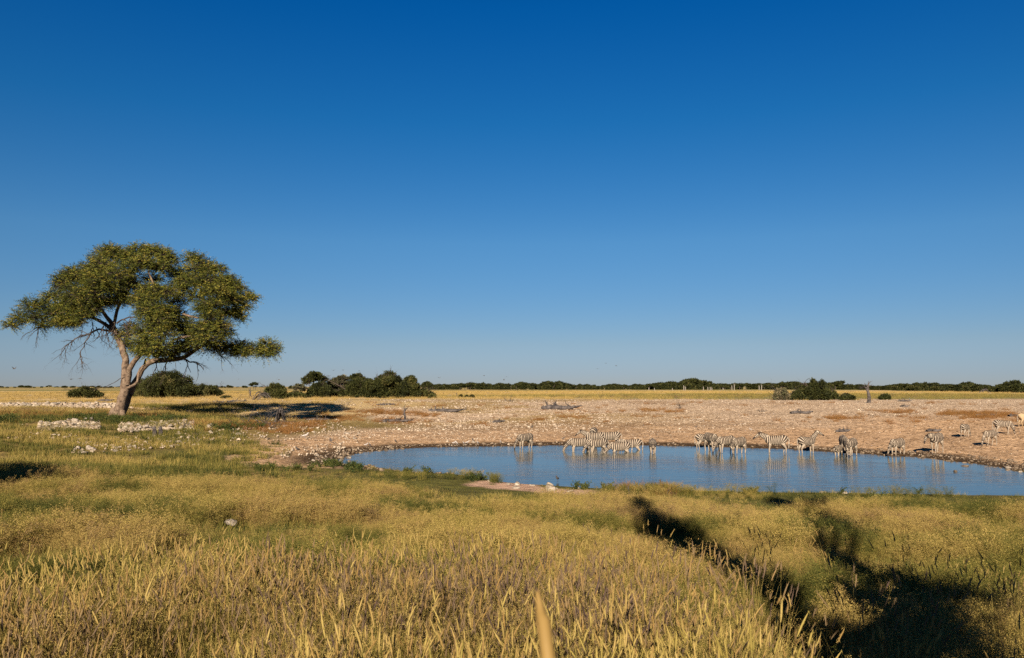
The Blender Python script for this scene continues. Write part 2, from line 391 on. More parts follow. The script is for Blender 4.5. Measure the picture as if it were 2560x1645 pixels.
def quads(mb, rg, C, L, W, hue, dirs=None, flat=0.0):
    """a small leaf quad at each centre"""
    n = len(C)
    u = rg.normal(size=(n, 3)) if dirs is None else dirs + rg.normal(size=(n, 3)) * 0.35
    u /= np.linalg.norm(u, axis=1)[:, None]
    v = np.cross(u, rg.normal(size=(n, 3)) * np.array([1, 1, 1 + flat])); v /= np.linalg.norm(v, axis=1)[:, None] + 1e-9
    L = np.broadcast_to(L, (n,))[:, None]; W = np.broadcast_to(W, (n,))[:, None]
    V = np.stack([C - u * L / 2, C + v * W / 2, C + u * L / 2, C - v * W / 2], 1).reshape(-1, 3)
    k = np.arange(n) * 4
    mb.add(V, np.stack([k, k + 1, k + 2, k + 3], 1), np.repeat(np.broadcast_to(hue, (n,)), 4))

def tube(mb, pts, rad, sides=8, hue=0.5, rg=None, wob=0.0, cap=True):
    P = np.asarray(pts, float); r = np.asarray(rad, float)
    T = np.gradient(P, axis=0); T /= np.linalg.norm(T, axis=1)[:, None] + 1e-9
    up = np.array([0.13, 0.97, 0.21]) if abs(T[0][1]) < 0.9 else np.array([1, 0, 0.1])
    V = []; u = np.cross(T[0], up)
    for i in range(len(P)):
        u = u - T[i] * (u @ T[i]); u /= np.linalg.norm(u) + 1e-9; v = np.cross(T[i], u)
        a = np.arange(sides) * 2 * np.pi / sides
        k = r[i] * (1 + (rg.normal(0, wob, sides) if rg is not None and wob else 0))
        V.append(P[i] + (np.cos(a) * k)[:, None] * u + (np.sin(a) * k)[:, None] * v)
    V = np.concatenate(V); n = len(P); i = np.arange(n - 1)[:, None] * sides; j = np.arange(sides)[None, :]; j2 = (j + 1) % sides
    Fq = np.stack([i + j, i + j2, i + sides + j2, i + sides + j], -1).reshape(-1, 4)
    if cap and sides >= 4:
        e = (n - 1) * sides; h = sides // 2
        cf = [[e, e + k, e + k + 1, e + min(k + 2, sides - 1)] for k in range(1, sides - 2, 2)]
        cf += [[0, k + 1 if k + 1 < sides else sides - 1, k, 0] for k in []]
        cf = [c for c in cf if len(set(c)) == 4]
        if cf: Fq = np.concatenate([Fq, np.array(cf)])
    mb.add(V, Fq, hue)

def smooth_path(pts, rad, step):
    P = np.asarray(pts, float); r = np.asarray(rad, float)
    if len(P) < 3: 
        n = max(2, int(np.linalg.norm(P[1] - P[0]) / step) + 1); t = np.linspace(0, 1, n)[:, None]
        return P[0] + (P[1] - P[0]) * t, r[0] + (r[1] - r[0]) * t[:, 0]
    Q = np.vstack([2 * P[0] - P[1], P, 2 * P[-1] - P[-2]]); o = []; ro = []
    for i in range(1, len(Q) - 2):
        n = max(2, int(np.linalg.norm(Q[i + 1] - Q[i]) / step))
        for k in range(n):
            t = k / n; a, b, c, d = Q[i - 1], Q[i], Q[i + 1], Q[i + 2]
            o.append(0.5 * ((2 * b) + (c - a) * t + (2 * a - 5 * b + 4 * c - d) * t * t + (3 * b - a - 3 * c + d) * t ** 3))
            ro.append(r[i - 1] + (r[i] - r[i - 1]) * t)
    o.append(P[-1]); ro.append(r[-1])
    return np.array(o), np.array(ro)

def twigs(mb, rg, start, dirn, L, r, depth, sides=5, droop=0.0, hue=0.5):
    """a bare forking branch"""
    p = np.array(start, float); d = np.array(dirn, float); d /= np.linalg.norm(d); n = 5; pts = [p.copy()]; rs = [r]
    for k in range(n):
        d = d + rg.normal(0, 0.22, 3) + np.array([0, 0, -droop]); d /= np.linalg.norm(d); p = p + d * L / n
        pts.append(p.copy()); rs.append(r * (1 - 0.75 * (k + 1) / n))
        if depth > 0 and k >= 1 and rg.random() < 0.75:
            s = d + rg.normal(0, 0.65, 3); twigs(mb, rg, p, s, L * (0.35 + 0.35 * rg.random()), rs[-1] * 0.7, depth - 1, max(3, sides - 1), droop, hue)
    tube(mb, pts, rs, sides, hue)

# ------------------------------------------------------------------ scattered ground cover: points carrying clumps
def scatter(name, pts, rotz, scl, var, tint, protos, m, label, cat, tilt=None):
    me = bpy.data.meshes.new(name)
    me.vertices.add(len(pts)); me.vertices.foreach_set('co', np.asarray(pts, np.float32).ravel())
    n = len(pts); rot = np.zeros((n, 3), np.float32)
    if tilt is not None: rot[:, :2] = tilt
    rot[:, 2] = rotz
    me.attributes.new('rot', 'FLOAT_VECTOR', 'POINT').data.foreach_set('vector', rot.ravel())
    me.attributes.new('scl', 'FLOAT', 'POINT').data.foreach_set('value', np.asarray(scl, np.float32))
    me.attributes.new('var', 'INT', 'POINT').data.foreach_set('value', np.asarray(var, np.int32))
    me.attributes.new('tint', 'FLOAT', 'POINT').data.foreach_set('value', np.asarray(tint, np.float32))
    me.materials.append(m)
    o = link(name, me)
    ng = bpy.data.node_groups.new(name, 'GeometryNodeTree')
    ng.interface.new_socket('Geometry', in_out='INPUT', socket_type='NodeSocketGeometry')
    ng.interface.new_socket('Geometry', in_out='OUTPUT', socket_type='NodeSocketGeometry')
    N = ng.nodes; Lk = ng.links
    gi = N.new('NodeGroupInput'); go = N.new('NodeGroupOutput'); jn = N.new('GeometryNodeJoinGeometry')
    def att(nm, dt):
        a = N.new('GeometryNodeInputNamedAttribute'); a.data_type = dt; a.inputs[0].default_value = nm; return a.outputs[0]
    for pm in protos:
        po = bpy.data.objects.new(pm.name, pm)
        if not pm.materials: pm.materials.append(m)
        oi = N.new('GeometryNodeObjectInfo'); oi.inputs['Object'].default_value = po
        g2 = N.new('GeometryNodeGeometryToInstance'); Lk.new(oi.outputs['Geometry'], g2.inputs[0]); Lk.new(g2.outputs[0], jn.inputs[0])
    ip = N.new('GeometryNodeInstanceOnPoints')
    Lk.new(gi.outputs[0], ip.inputs['Points']); Lk.new(jn.outputs[0], ip.inputs['Instance'])
    ip.inputs['Pick Instance'].default_value = True
    Lk.new(att('var', 'INT'), ip.inputs['Instance Index'])
    er = N.new('FunctionNodeEulerToRotation'); Lk.new(att('rot', 'FLOAT_VECTOR'), er.inputs[0]); Lk.new(er.outputs[0], ip.inputs['Rotation'])
    Lk.new(att('scl', 'FLOAT'), ip.inputs['Scale']); Lk.new(ip.outputs[0], go.inputs[0])
    mod = o.modifiers.new('scatter', 'NODES'); mod.node_group = ng
    tag(o, label, cat, kind='stuff')
    return o

def spikes(mb, rg, tips, dirs, l0, l1, r, hue):
    for p, d in zip(tips, dirs):
        d = d / (np.linalg.norm(d) + 1e-9); d = d + rg.normal(0, 0.08, 3); L = l0 + (l1 - l0) * rg.random(); n = 6
        t = np.linspace(0, 1, n); bend = rg.normal(0, 0.07, 3); bend[2] = -abs(bend[2])
        P = p + (d[None, :] * t[:, None] + bend[None, :] * t[:, None] ** 2) * L
        rr = r * np.array([0.35, 0.9, 1.0, 0.9, 0.6, 0.15]) * (0.8 + 0.4 * rg.random()); h = hue[0] + (hue[1] - hue[0]) * rg.random()
        tube(mb, P, rr, 5, h, cap=False)
        m = 26; k = rg.random(m); C = p + (d[None, :] * k[:, None] + bend[None, :] * k[:, None] ** 2) * L + rg.normal(0, r * 0.95, (m, 3))
        quads(mb, rg, C, 0.022, 0.0022, h - 0.06, dirs=np.repeat(d[None, :], m, 0))

def panicles(mb, rg, tips, dirs, size, nb, sp, hue):
    n = len(tips); I = np.repeat(np.arange(n), nb); d = dirs / (np.linalg.norm(dirs, axis=1)[:, None] + 1e-9)
    k = rg.random(len(I)); base = tips[I] - d[I] * (size * 1.6 * (1 - k))[:, None]
    out = rg.normal(size=(len(I), 3)); out[:, 2] = np.abs(out[:, 2]) * 0.6; out /= np.linalg.norm(out, axis=1)[:, None]
    L = size * (0.3 + 0.7 * (1 - k)) * (0.5 + 0.6 * rg.random(len(I)))
    quads(mb, rg, base + out * (L / 2)[:, None], L, sp * 0.22, hue[0], dirs=out * 4)
    for q in (0.55, 0.8, 1.0):
        C = base + out * (L * q)[:, None] + rg.normal(0, size * 0.05, (len(I), 3)) - np.array([0, 0, size * 0.12 * q])
        quads(mb, rg, C, sp * 1.7, sp, hue[0] + (hue[1] - hue[0]) * rg.random(len(I)))

def grass_tall(seed, green):
    rg = np.random.default_rng(seed); mb = MB(); lo = 0.05 if green else 0.30
    blades(mb, rg, 50, 0.13, 0.30, 0.76, 0.0045, 0.35, 0.5, (lo, lo + 0.42))
    blades(mb, rg, 18, 0.15, 0.18, 0.5, 0.005, 0.6, 0.9, (0.42, 0.80))
    blades(mb, rg, 10, 0.14, 0.45, 0.85, 0.0026, 0.5, 0.25, (0.66, 0.80), 3)
    t, d = blades(mb, rg, 16, 0.13, 0.55, 0.98, 0.0030, 0.20, 0.22, (0.45, 0.62), 4)
    k = 13
    spikes(mb, rg, t[:k], d[:k], 0.06, 0.125, 0.0047, (0.86, 1.0) if seed % 3 == 0 else (0.74, 0.93))
    panicles(mb, rg, t[k:], d[k:], 0.12, 20, 0.0048, (0.58, 0.70))
    return mb.mesh('tall_grass_clump')
def grass_fluff(seed, sp=0.009, green=False):
    rg = np.random.default_rng(seed); mb = MB(); lo = 0.08 if green else 0.28
    blades(mb, rg, 60, 0.2, 0.16, 0.46, 0.006, 0.45, 0.7, (lo, lo + 0.36))
    t, d = blades(mb, rg, 22, 0.18, 0.34, 0.64, 0.0035, 0.38, 0.35, (0.4, 0.72), 3)
    panicles(mb, rg, t, d, 0.15, 17, sp, (0.54, 0.70))
    return mb.mesh('fluffy_grass_clump')
def grass_short(seed, green):
    rg = np.random.default_rng(seed); mb = MB(); lo = 0.10 if green else 0.32
    blades(mb, rg, 60, 0.3, 0.08, 0.26, 0.014, 0.6, 0.8, (lo, lo + 0.3), 2)
    blades(mb, rg, 14, 0.28, 0.2, 0.4, 0.010, 0.3, 0.4, (0.46, 0.66), 2)
    return mb.mesh('short_grass_clump')
def herb(seed):
    rg = np.random.default_rng(seed); mb = MB(); 
    for k in range(7):
        a = rg.random() * 6.28; L = 0.2 + 0.25 * rg.random(); p = np.array([[0, 0, 0], [math.cos(a) * L * .35, math.sin(a) * L * .35, L * .6], [math.cos(a) * L * .8, math.sin(a) * L * .8, L]])
        tube(mb, p, [0.006, 0.005, 0.003], 3, 0.5)
        t = rg.random(12)[:, None]; C = p[0] + (p[2] - p[0]) * t + rg.normal(0, 0.045, (12, 3)); C[:, 2] = np.abs(C[:, 2])
        quads(mb, rg, C, 0.11, 0.055, rg.random(12) * 0.8)
    return mb.mesh('herb_clump')
def brush(seed):
    rg = np.random.default_rng(seed); mb = MB()
    blades(mb, rg, 70, 0.35, 0.12, 0.42, 0.012, 0.9, 0.6, (0.72, 0.98), 2)
    blades(mb, rg, 20, 0.35, 0.2, 0.5, 0.008, 0.9, 0.4, (0.60, 0.80), 2)
    return mb.mesh('dry_brush_clump')

def polar(rg, n, r0, r1, a0=-37, a1=37, p=1.0):
    """points spread over a fan of ground, p = 1 evenly by area, 0 evenly by distance"""
    u = rg.random(n); e = 1.0 + p
    r = (r0 ** e + u * (r1 ** e - r0 ** e)) ** (1 / e); a = np.radians(a0 + (a1 - a0) * rg.random(n))
    return np.sin(a) * r, np.cos(a) * r

def green_tint(x, y):
    broad = fbm(x * 0.6 + 11, y * 1.3 - 4, 4.2, 4); fine = fbm(x + 71, y, 1.1, 3)
    return -0.40 * ss(broad + 0.45 * (fine - 0.5), 0.43, 0.58) + 0.13 * ss(fbm(x - 31, y + 14, 4, 3), 0.46, 0.66)
def grassy(x, y, d):
    """1 where the near and left-hand meadow grows"""
    a = x / np.maximum(y, 1)
    n = fbm(x, y, 3, 3)
    near = 1 - ss(y, 44, 47)
    lft = (1 - ss(a + 0.12 * (fbm(x, y, 14, 4) - 0.5), -0.37, -0.30)) 
    return np.maximum(near, lft) * (d > 0.35 + 0.3 * n)

rg = np.random.default_rng(11)
# tall seed-head grass nearest the viewer
x, y = polar(rg, 4200, 2.3, 10.5, -44, 44, 0.85)
lim = np.interp(x / y, [-0.7, -0.3, 0.0, 0.10, 0.21, 0.33, 0.41, 0.50, 0.62], [7.2, 8.0, 8.2, 7.4, 5.5, 4.4, 3.4, 2.0, 1.0])
keep = (rg.random(len(x)) < 1 - 0.93 * ss(y + 1.6 * (fbm(x, y, 2.5, 2) - 0.5), lim - 0.9, lim + 0.4)) & (rg.random(len(x)) < 0.25 + 0.75 * ss(fbm(x + 3, y + 8, 0.9, 2), 0.33, 0.5))
x, y = x[keep], y[keep]; z = height(x, y) - 0.02; n = len(x)
grn = ss(x + 0.8 * (fbm(x, y, 1.5, 2) - 0.5), 0.9, 1.9) * ss(6.5 - y, 0, 2)
var = np.where(rg.random(n) < 0.12 + 0.62 * grn, 4 + rg.integers(0, 2, n), rg.integers(0, 4, n))
tall = [grass_tall(100 + i, i >= 4) for i in range(6)]
scatter('tall_grass', np.stack([x, y, z], 1), rg.random(n) * 6.28, 0.72 + 0.42 * rg.random(n) - 0.12 * ss(y, 5, 9), var, 0.6 * green_tint(x, y) + rg.normal(0, 0.04, n),
        tall, M_GRASS, 'tall dry grass with tan and purplish seed spikes filling the foreground', 'grass', rg.normal(0, 0.09, (n, 2)))
# airy pale grass over the middle of the slope
x, y = polar(rg, 23000, 2.8, 36, -40, 40, 0.55)
d = pond_sd(x, y); keep = (rg.random(len(x)) < 1 - 0.75 * ss(y, 24, 36)) & (d > 1.0) & (rg.random(len(x)) < ss(y + 5.5 * ss(x, 0.6, 3.0), 5.5, 9)) & (rg.random(len(x)) > bare(x, y, 6.0)) & (rg.random(len(x)) < 0.35 + 0.65 * ss(fbm(x + 30, y + 8, 1.3, 2), 0.36, 0.52))
x, y, d = x[keep], y[keep], d[keep]; z = height(x, y, d) - 0.02; n = len(x)
hgt = fbm(x + 5, y, 2.2, 3)
fl = [grass_fluff(200 + i, 0.0065 + 0.002 * (i % 2), i >= 4) for i in range(6)]
mt = np.array([ground(p_[0] + rg.normal() * p_[2], p_[1] + rg.normal() * 3) for p_ in [(1645, 1236, 22)] * 46 + [(1560, 1238, 26)] * 16 + [(1860, 1240, 40)] * 14 + [(2250, 1242, 80)] * 20 + [(1020, 1196, 40)] * 16 + [(1720, 1238, 20)] * 14 + [(1236, 1205, 10)] * 14 + [(1160, 1196, 20)] * 12])
mt = mt[mt[:, 2] > 0.03]; nb = len(x); x = np.r_[x, mt[:, 0]]; y = np.r_[y, mt[:, 1]]; z = np.r_[z, mt[:, 2]]; d = np.r_[d, np.full(len(mt), 20.0)]; hgt = np.r_[hgt, np.full(len(mt), 0.5)]; n = len(x)
gt = green_tint(x, y)
var = np.where(rg.random(n) < 0.15 + 3.5 * np.maximum(-gt, 0), 4 + rg.integers(0, 2, n), rg.integers(0, 4, n))
scatter('fluffy_grass', np.stack([x, y, z], 1), rg.random(n) * 6.28, (0.35 + 1.0 * ss(hgt, 0.3, 0.7) * (0.7 + 0.5 * rg.random(n))) * (1 - 0.62 * ss(10 - d, 0, 6)) * (1 - 0.3 * ss(x, 0.6, 3.0) * ss(11 - y, 0, 3)), var, gt + rg.normal(0, 0.075, n),
        fl, M_GRASS, 'airy straw coloured meadow grass with fine pale heads on the slope above the pond', 'grass', rg.normal(0, 0.12, (n, 2)))
_y0, _y1 = ground(150, 1024)[1], ground(150, 1007)[1]
def rockrow(x, y):
    """bare strip where the long line of rocks lies behind the big tree"""
    return (x / y < -0.47) & (y > _y0 + 3 * (fbm(x, y, 5, 2) - 0.5)) & (y < _y1)
# short turf towards the water and over the left-hand flat
x, y = polar(rg, 30000, 12, 120, -40, 40, 0.35)
d = pond_sd(x, y); keep = ~rockrow(x, y) & (rg.random(len(x)) > bare(x, y, 3.2)) & (rg.random(len(x)) < grassy(x, y, d) * (0.25 + 0.75 * ss(fbm(x + 3, y - 8, 7, 3), 0.36, 0.55)))
x, y, d = x[keep], y[keep], d[keep]; z = height(x, y, d) - 0.02; n = len(x)
sh = [grass_short(300 + i, i % 2 == 0) for i in range(5)]
gt = -0.30 * ss(fbm(x * 0.5 - 15, y * 1.3, 7, 4), 0.44, 0.60) + 0.10 * ss(fbm(x + 44, y, 5, 3), 0.4, 0.6) + 0.34 * ss(y, 74, 80) * (1 - ss(y, 98, 104)) * (1 - ss(x / y, -0.50, -0.40)) * ss(fbm(x, y, 6, 3), 0.35, 0.5)
scatter('short_grass', np.stack([x, y, z], 1), rg.random(n) * 6.28, (0.7 + 0.7 * rg.random(n) + 0.010 * np.maximum(y - 30, 0)) * (1 - 0.45 * ss(8 - d, 0, 4) * (y < 48)), rg.integers(0, 5, n), gt + rg.normal(0, 0.07, n),
        sh, M_GRASS, 'short green and yellow turf around the pond and over the flat under the big tree', 'grass')
shg = [grass_short(320 + i, False) for i in range(5)]
# tufts of the golden plain
x, y = polar(rg, 11000, 88, 420, -38, 38, 0.2)
a = x / y; keep = ~rockrow(x, y) & (rg.random(len(x)) < np.where(a < -0.22, 0.9, ss(y, 150, 175)))
x, y = x[keep], y[keep]; z = height(x, y) - 0.03; n = len(x)
band2 = fbm(x * 0.12 + 300, y * 0.8, 40, 3)
scatter('plain_grass', np.stack([x, y, z], 1), rg.random(n) * 6.28, 1.0 + 0.8 * rg.random(n) + y * 0.003, 1 + 2 * rg.integers(0, 2, n), 0.12 - 0.30 * ss(band2, 0.55, 0.66) + rg.normal(0, 0.03, n),
        shg, M_GOLD, 'golden dry grass of the wide plain behind the stony bank', 'grass')
# dry red-brown brush patches on the far bank and the flat
pp = []
for (px, py, wx, wy, k) in [(560,1062,70,8,60),(640,1066,60,8,60),(760,1062,60,8,50),(850,1046,60,7,50),(930,1030,50,6,40),(985,1033,40,5,36),(1060,1038,40,4,26),
                            (980,1052,50,5,30),(720,1078,50,6,36),(1625,1026,30,3,20),(1680,1030,20,3,12),(1350,1050,14,2,8),(1200,1062,16,3,9),(2400,1035,50,4,50),(2480,1037,60,6,70),
                            (2240,1030,60,3,30),(2100,1045,60,5,30),(200,1040,160,7,120),(60,1035,60,8,50),(1430,1043,30,2,12),(2455,1045,40,3,30),(1655,1232,30,8,30),(1570,1224,25,5,16)]:
    for i in range(k):
        g = ground(px + rg.normal() * wx * 0.6, py + rg.normal() * wy * 0.6); 
        if g[2] > 0.05: pp.append(g)
for i in range(110):
    g = ground(900 + 1700 * rg.random(), 1006 + 60 * rg.random() ** 1.4)
    for k in range(int(rg.integers(1, 3))):
        q = g + np.array([rg.normal() * 0.9, rg.normal() * 0.5, 0]); q[2] = hz(q[0], q[1]); pp.append(q)
pp = np.array(pp); n = len(pp)
br = [brush(400 + i) for i in range(3)]
scatter('dry_brush', pp, rg.random(n) * 6.28, (0.7 + 0.7 * rg.random(n)) * np.where(pp[:, 1] < 34, 0.6, 1), rg.integers(0, 3, n), rg.normal(-0.03, 0.06, n), br, M_BRUSH,
        'low reddish brown dry brush in patches among the stones', 'brush')
# broad-leaved herbs by the near shore and grass around the big tree's foot
pp = []
for (px, py, wx, wy, k) in [(828,1165,18,6,22),(885,1170,22,6,22),(665,1172,22,5,14),(1022,1182,10,5,9),(1072,1184,9,5,8),(1190,1200,20,6,8),(1455,1222,14,5,9),(1520,1228,8,3,5),
                            (760,1172,40,8,10),(300,1052,120,5,150),(230,1046,60,4,60),(420,1050,60,5,60),(20,1052,30,6,40),(1880,1236,16,3,7),(2110,1232,6,2,3),(2300,1234,8,2,4),(2375,1234,16,2,8),(2190,1262,30,8,10),(2320,1300,20,8,8),
                            (610,1068,50,4,30),(560,1075,50,4,26)]:
    for i in range(k):
        g = ground(px + rg.normal() * wx * 0.6, py + rg.normal() * wy * 0.6)
        if g[2] > 0.05: pp.append(g)
pp = np.array(pp); n = len(pp)
hb = [herb(500 + i) for i in range(4)]
scatter('leafy_herbs', pp, rg.random(n) * 6.28, (0.5 + 0.5 * rg.random(n)) * np.where(pp[:, 1] > 55, 1.3, 1), rg.integers(0, 4, n), rg.normal(0.15, 0.15, n), hb, M_FORB,
        'dark green leafy herbs along the near shore and around the foot of the big tree', 'herbs')

#@@PART2
# ------------------------------------------------------------------ stones
def ico_np(sub=1):
    import bmesh
    bm = bmesh.new(); bmesh.ops.create_icosphere(bm, subdivisions=sub, radius=1.0)
    V = np.array([v.co[:] for v in bm.verts]); Fc = np.array([[v.index for v in f.verts] for f in bm.faces]); bm.free()
    return V, Fc
def stone_shape(rg, sub):
    V, Fc = ico_np(sub)
    for k in range(5 + 6 * sub):                       # chip flat faces off a ball
        n = rg.normal(size=3); n /= np.linalg.norm(n); h = 0.45 + 0.4 * rg.random(); q = V @ n
        V = V - np.maximum(q - h, 0)[:, None] * n * 0.9
    V = V * (1 + rg.normal(0, 0.05, (len(V), 1)))
    V = V * np.array([1, 0.6 + 0.4 * rg.random(), 0.38 + 0.42 * rg.random()])
    return V, Fc
def tri_mesh(name, V, Fc, m):
    me = bpy.data.meshes.new(name)
    me.vertices.add(len(V)); me.vertices.foreach_set('co', np.asarray(V, np.float32).ravel())
    me.loops.add(Fc.size); me.loops.foreach_set('vertex_index', Fc.astype(np.int32).ravel())
    me.polygons.add(len(Fc)); me.polygons.foreach_set('loop_start', np.arange(0, Fc.size, 3, dtype=np.int32))
    me.update(calc_edges=True); me.materials.append(m)
    return me

rg = np.random.default_rng(21)
M_RUBBLE = noise_mat('rubble_stone', (0.16, 0.11, 0.072), (0.36, 0.275, 0.195), 0.9, 0.9, 0.5, 9, c3=(0.56, 0.47, 0.37), dist=0.04)
_ss = [stone_shape(rg, 1) for i in range(10)]
def rubble(name, P, size, m, label):
    vs = []; fs = []; n = 0
    for p, s in zip(P, size):
        V, Fc = _ss[rg.integers(0, 10)]; a = rg.random() * 6.28; c, q = math.cos(a), math.sin(a)
        tl = rg.normal(0, 0.3); W_ = V * s; W_ = np.stack([W_[:, 0], W_[:, 1] * math.cos(tl) - W_[:, 2] * math.sin(tl), W_[:, 1] * math.sin(tl) + W_[:, 2] * math.cos(tl)], 1)
        W_ = np.stack([W_[:, 0] * c - W_[:, 1] * q, W_[:, 0] * q + W_[:, 1] * c, W_[:, 2]], 1) + p + np.array([0, 0, s * 0.12])
        vs.append(W_); fs.append(Fc + n); n += len(V)
    me = tri_mesh(name, np.concatenate(vs), np.concatenate(fs), m)
    return tag(link(name, me), label, 'stones', kind='stuff')
# rubble of the far bank
x, y = polar(rg, 90000, 46, 175, -40, 40, 0.15)
d = pond_sd(x, y); col, bank, gw = zones(x, y, d)
clump = fbm(x, y, 5, 3); far = ss(y - 0.35 * x, 58, 88)
pr = bank * (0.05 + 0.95 * ss(clump + 0.25 * far, 0.50, 0.72)) * (0.12 + 0.88 * far) * (d > 0.3) + 0.45 * ss(-np.abs(d - 1.0), -1.2, 0) * (y > 44)
pr = np.maximum(pr, 0.10 * (x / y < -0.08) * (x / y > -0.62) * (y > 62) * (y < 112) * ss(clump, 0.50, 0.62))
pr = pr + bank * 0.9 * ss(fbm(x * 0.45 + 9, y, 6, 3), 0.47, 0.58) * ss(y, 64, 72) * (1 - ss(y, 104, 116)) * (1 - ss(x / y, 0.10, 0.28))
pr = pr * (0.35 + 0.65 * ss(-(y - 130), -40, 20))
k = rg.random(len(x)) < pr * 0.75
x, y, d = x[k], y[k], d[k]; n = len(x)
size = np.minimum(0.03 + rg.lognormal(-3.05, 0.55, n), 0.28) * (0.75 + 0.45 * ss(y, 50, 90)) * np.where(x > 12, 0.8, 1)
rubble('rubble', np.stack([x, y, height(x, y, d)], 1), size, M_RUBBLE, 'scatter of small pale limestone rubble over the far bank of the pond')
x, y = polar(rg, 26000, 42, 75, -40, 40, 0.3); d = pond_sd(x, y); x2 = x / y
k = (d > -0.5) & (d < 1.5 + 1.4 * ss(x, 15, 30)) & (y > 43) & (rg.random(len(x)) < 0.35 + 0.4 * ss(x, 12, 28) + 0.5 * (x < -8)); x, y, d = x[k], y[k], d[k]
size = np.minimum(0.04 + rg.lognormal(-2.6, 0.5, len(x)), 0.3)
rubble('shore_pebbles', np.stack([x, y, height(x, y, d)], 1), size * 0.9, M_WETSTONE, 'band of damp brown stones along the far waterline')
pts = []
for (x0, x1, y0, y1, sl, k) in [(95, 250, 1058, 1080, -6, 900), (298, 485, 1060, 1082, -8, 900), (180, 500, 1100, 1136, -20, 240), (0, 290, 1009, 1021, 0, 1500), (300, 600, 1019, 1032, 0, 240), (430, 900, 1066, 1104, 0, 420), (560, 860, 1040, 1075, 0, 320), (640, 1000, 1000, 1020, 0, 300), (20, 200, 1080, 1100, 0, 60), (700, 860, 1125, 1150, -20, 150)]:
    for q in range(k):
        u = rg.random(); pts.append(ground(x0 + (x1 - x0) * u, y0 + (y1 - y0) * rg.random() + sl * u))
pts = np.array(pts); rubble('turf_stones', pts + [0, 0, 0.07], np.minimum(0.04 + rg.lognormal(-2.9, 0.5, len(pts)), 0.24) * np.where(np.arange(len(pts)) < 1800, 1.5, 1) * np.where((pts[:, 1] > 92) & (pts[:, 0] / pts[:, 1] < -0.47), 2.0, 1), M_RUBBLE, 'small pale stones strewn on the turf and filling the gaps of the rock heaps at left')
# dark dung and clods on the right bank
x, y = polar(rg, 9000, 46, 110, 5, 40, 0.3); d = pond_sd(x, y); k = (d > 0.8) & (rg.random(len(x)) < 0.30); x, y, d = x[k], y[k], d[k]
rubble('dark_clods', np.stack([x, y, height(x, y, d)], 1), 0.04 + 0.07 * rg.random(len(x)), noise_mat('dark_clod', (0.05, 0.03, 0.02), (0.12, 0.075, 0.045), 3), 'small dark clods and dung specks strewn over the trampled bank at right')

# the larger rocks, each its own thing
_big = [tri_mesh('limestone_rock', *stone_shape(rg, 2), M_STONE) for i in range(9)]
_bigw = [tri_mesh('wet_rock', *stone_shape(rg, 2), M_WETSTONE) for i in range(4)]
def rock(p, s, label, group=None, meshes=_big, cat='rock', flat=1.0, name='limestone_rock'):
    o = link(name, meshes[int(rg.integers(0, len(meshes)))]); o.location = (p[0], p[1], p[2] + s * 0.05)
    o.scale = (s, s, s * flat); o.rotation_euler = (rg.normal(0, .2), rg.normal(0, .2), rg.random() * 6.28)
    return tag(o, label, cat, group)
def sizeword(s, s0, s1): t = (s - s0) / (s1 - s0); return 'small' if t < 0.22 else ('medium' if t < 0.6 else 'large')
def rock_field(px0, px1, py0, py1, n, s0, s1, label, group, shape=None, lift=0.0):
    for i in range(n):
        u, v = rg.random(), rg.random()
        px = px0 + (px1 - px0) * u; py = py0 + (py1 - py0) * v + (shape(u) if shape else 0)
        g = ground(px, py); s = s0 + (s1 - s0) * rg.random() ** 2.0; g = g.copy(); up = rg.random(); g[2] += lift * up
        fl = (0.6, 0.85, 1.25)[int(rg.integers(0, 3))]; wh = ['left end', 'left half', 'middle', 'right half', 'right end'][min(4, int(u * 5))]
        rock(g, s, '%s %s %s, %s %s' % (sizeword(s, s0, s1), {0.6: 'flat', 0.85: 'rounded', 1.25: 'upright'}[fl], label, 'front' if v > 0.5 else 'back', wh), group, flat=fl)
rock_field(100, 250, 1058, 1080, 55, 0.15, 0.34, 'pale rock in the heap left of the tree foot', 'heap of white rocks left of the big tree', lambda u: -6 * u, 0.3)
rock_field(300, 480, 1060, 1080, 50, 0.15, 0.42, 'pale rock in the row right of the tree foot', 'row of white rocks right of the big tree', lambda u: 4 - 8 * u, 0.25)
rock_field(185, 480, 1104, 1132, 36, 0.10, 0.32, 'pale rock in the loose row before the big tree', 'loose row of rocks in front of the big tree', lambda u: 8 - 22 * u, 0.1)
rock_field(0, 290, 1009, 1021, 44, 0.3, 0.7, 'pale rock in the line behind the big tree', 'line of rocks behind the big tree', None, 0.25)
rock_field(310, 560, 1021, 1030, 10, 0.2, 0.45, 'pale rock in the faint row by the tree shadow', 'faint row of rocks beside the tree shadow')
rock_field(570, 720, 1052, 1072, 8, 0.2, 0.5, 'pale rock among the brown brush', 'rocks among the brown brush')
rock_field(440, 900, 1075, 1102, 20, 0.12, 0.40, 'pale rock on the turf left of the pond', 'rocks scattered on the turf left of the pond')
for (px, py, s, lab) in [(523,1068,0.62,'large rounded pale boulder beside the orange brown brush'), (600,1088,0.5,'wedge shaped pale boulder alone on the green turf'),
                         (868,1085,0.42,'round pale boulder at the sandy edge left of the pond'), (294,1332,0.17,'small white rock half hidden in the straw coloured meadow grass'),
                         (580,1334,0.20,'flat tan rock sunk in the meadow grass right of the small white rock'),
                         (1840,1223,0.20,'pointed pale rock on the near shore right of the grassy mound'), (2058,1233,0.24,'flat pinkish rock on the near shore beside the grass shadow')]:
    rock(ground(px, py) + (np.array([0, 0, 0.22]) if py > 1300 else 0), s, lab)
rock_field(1216, 1480, 1206, 1228, 14, 0.10, 0.34, 'pink rock on the bare near shore', 'pink rocks on the near shore', lambda u: 12 * u - 8)
rock_field(1480, 2260, 1228, 1235, 12, 0.10, 0.26, 'pale stone along the near waterline', 'stones along the near waterline')
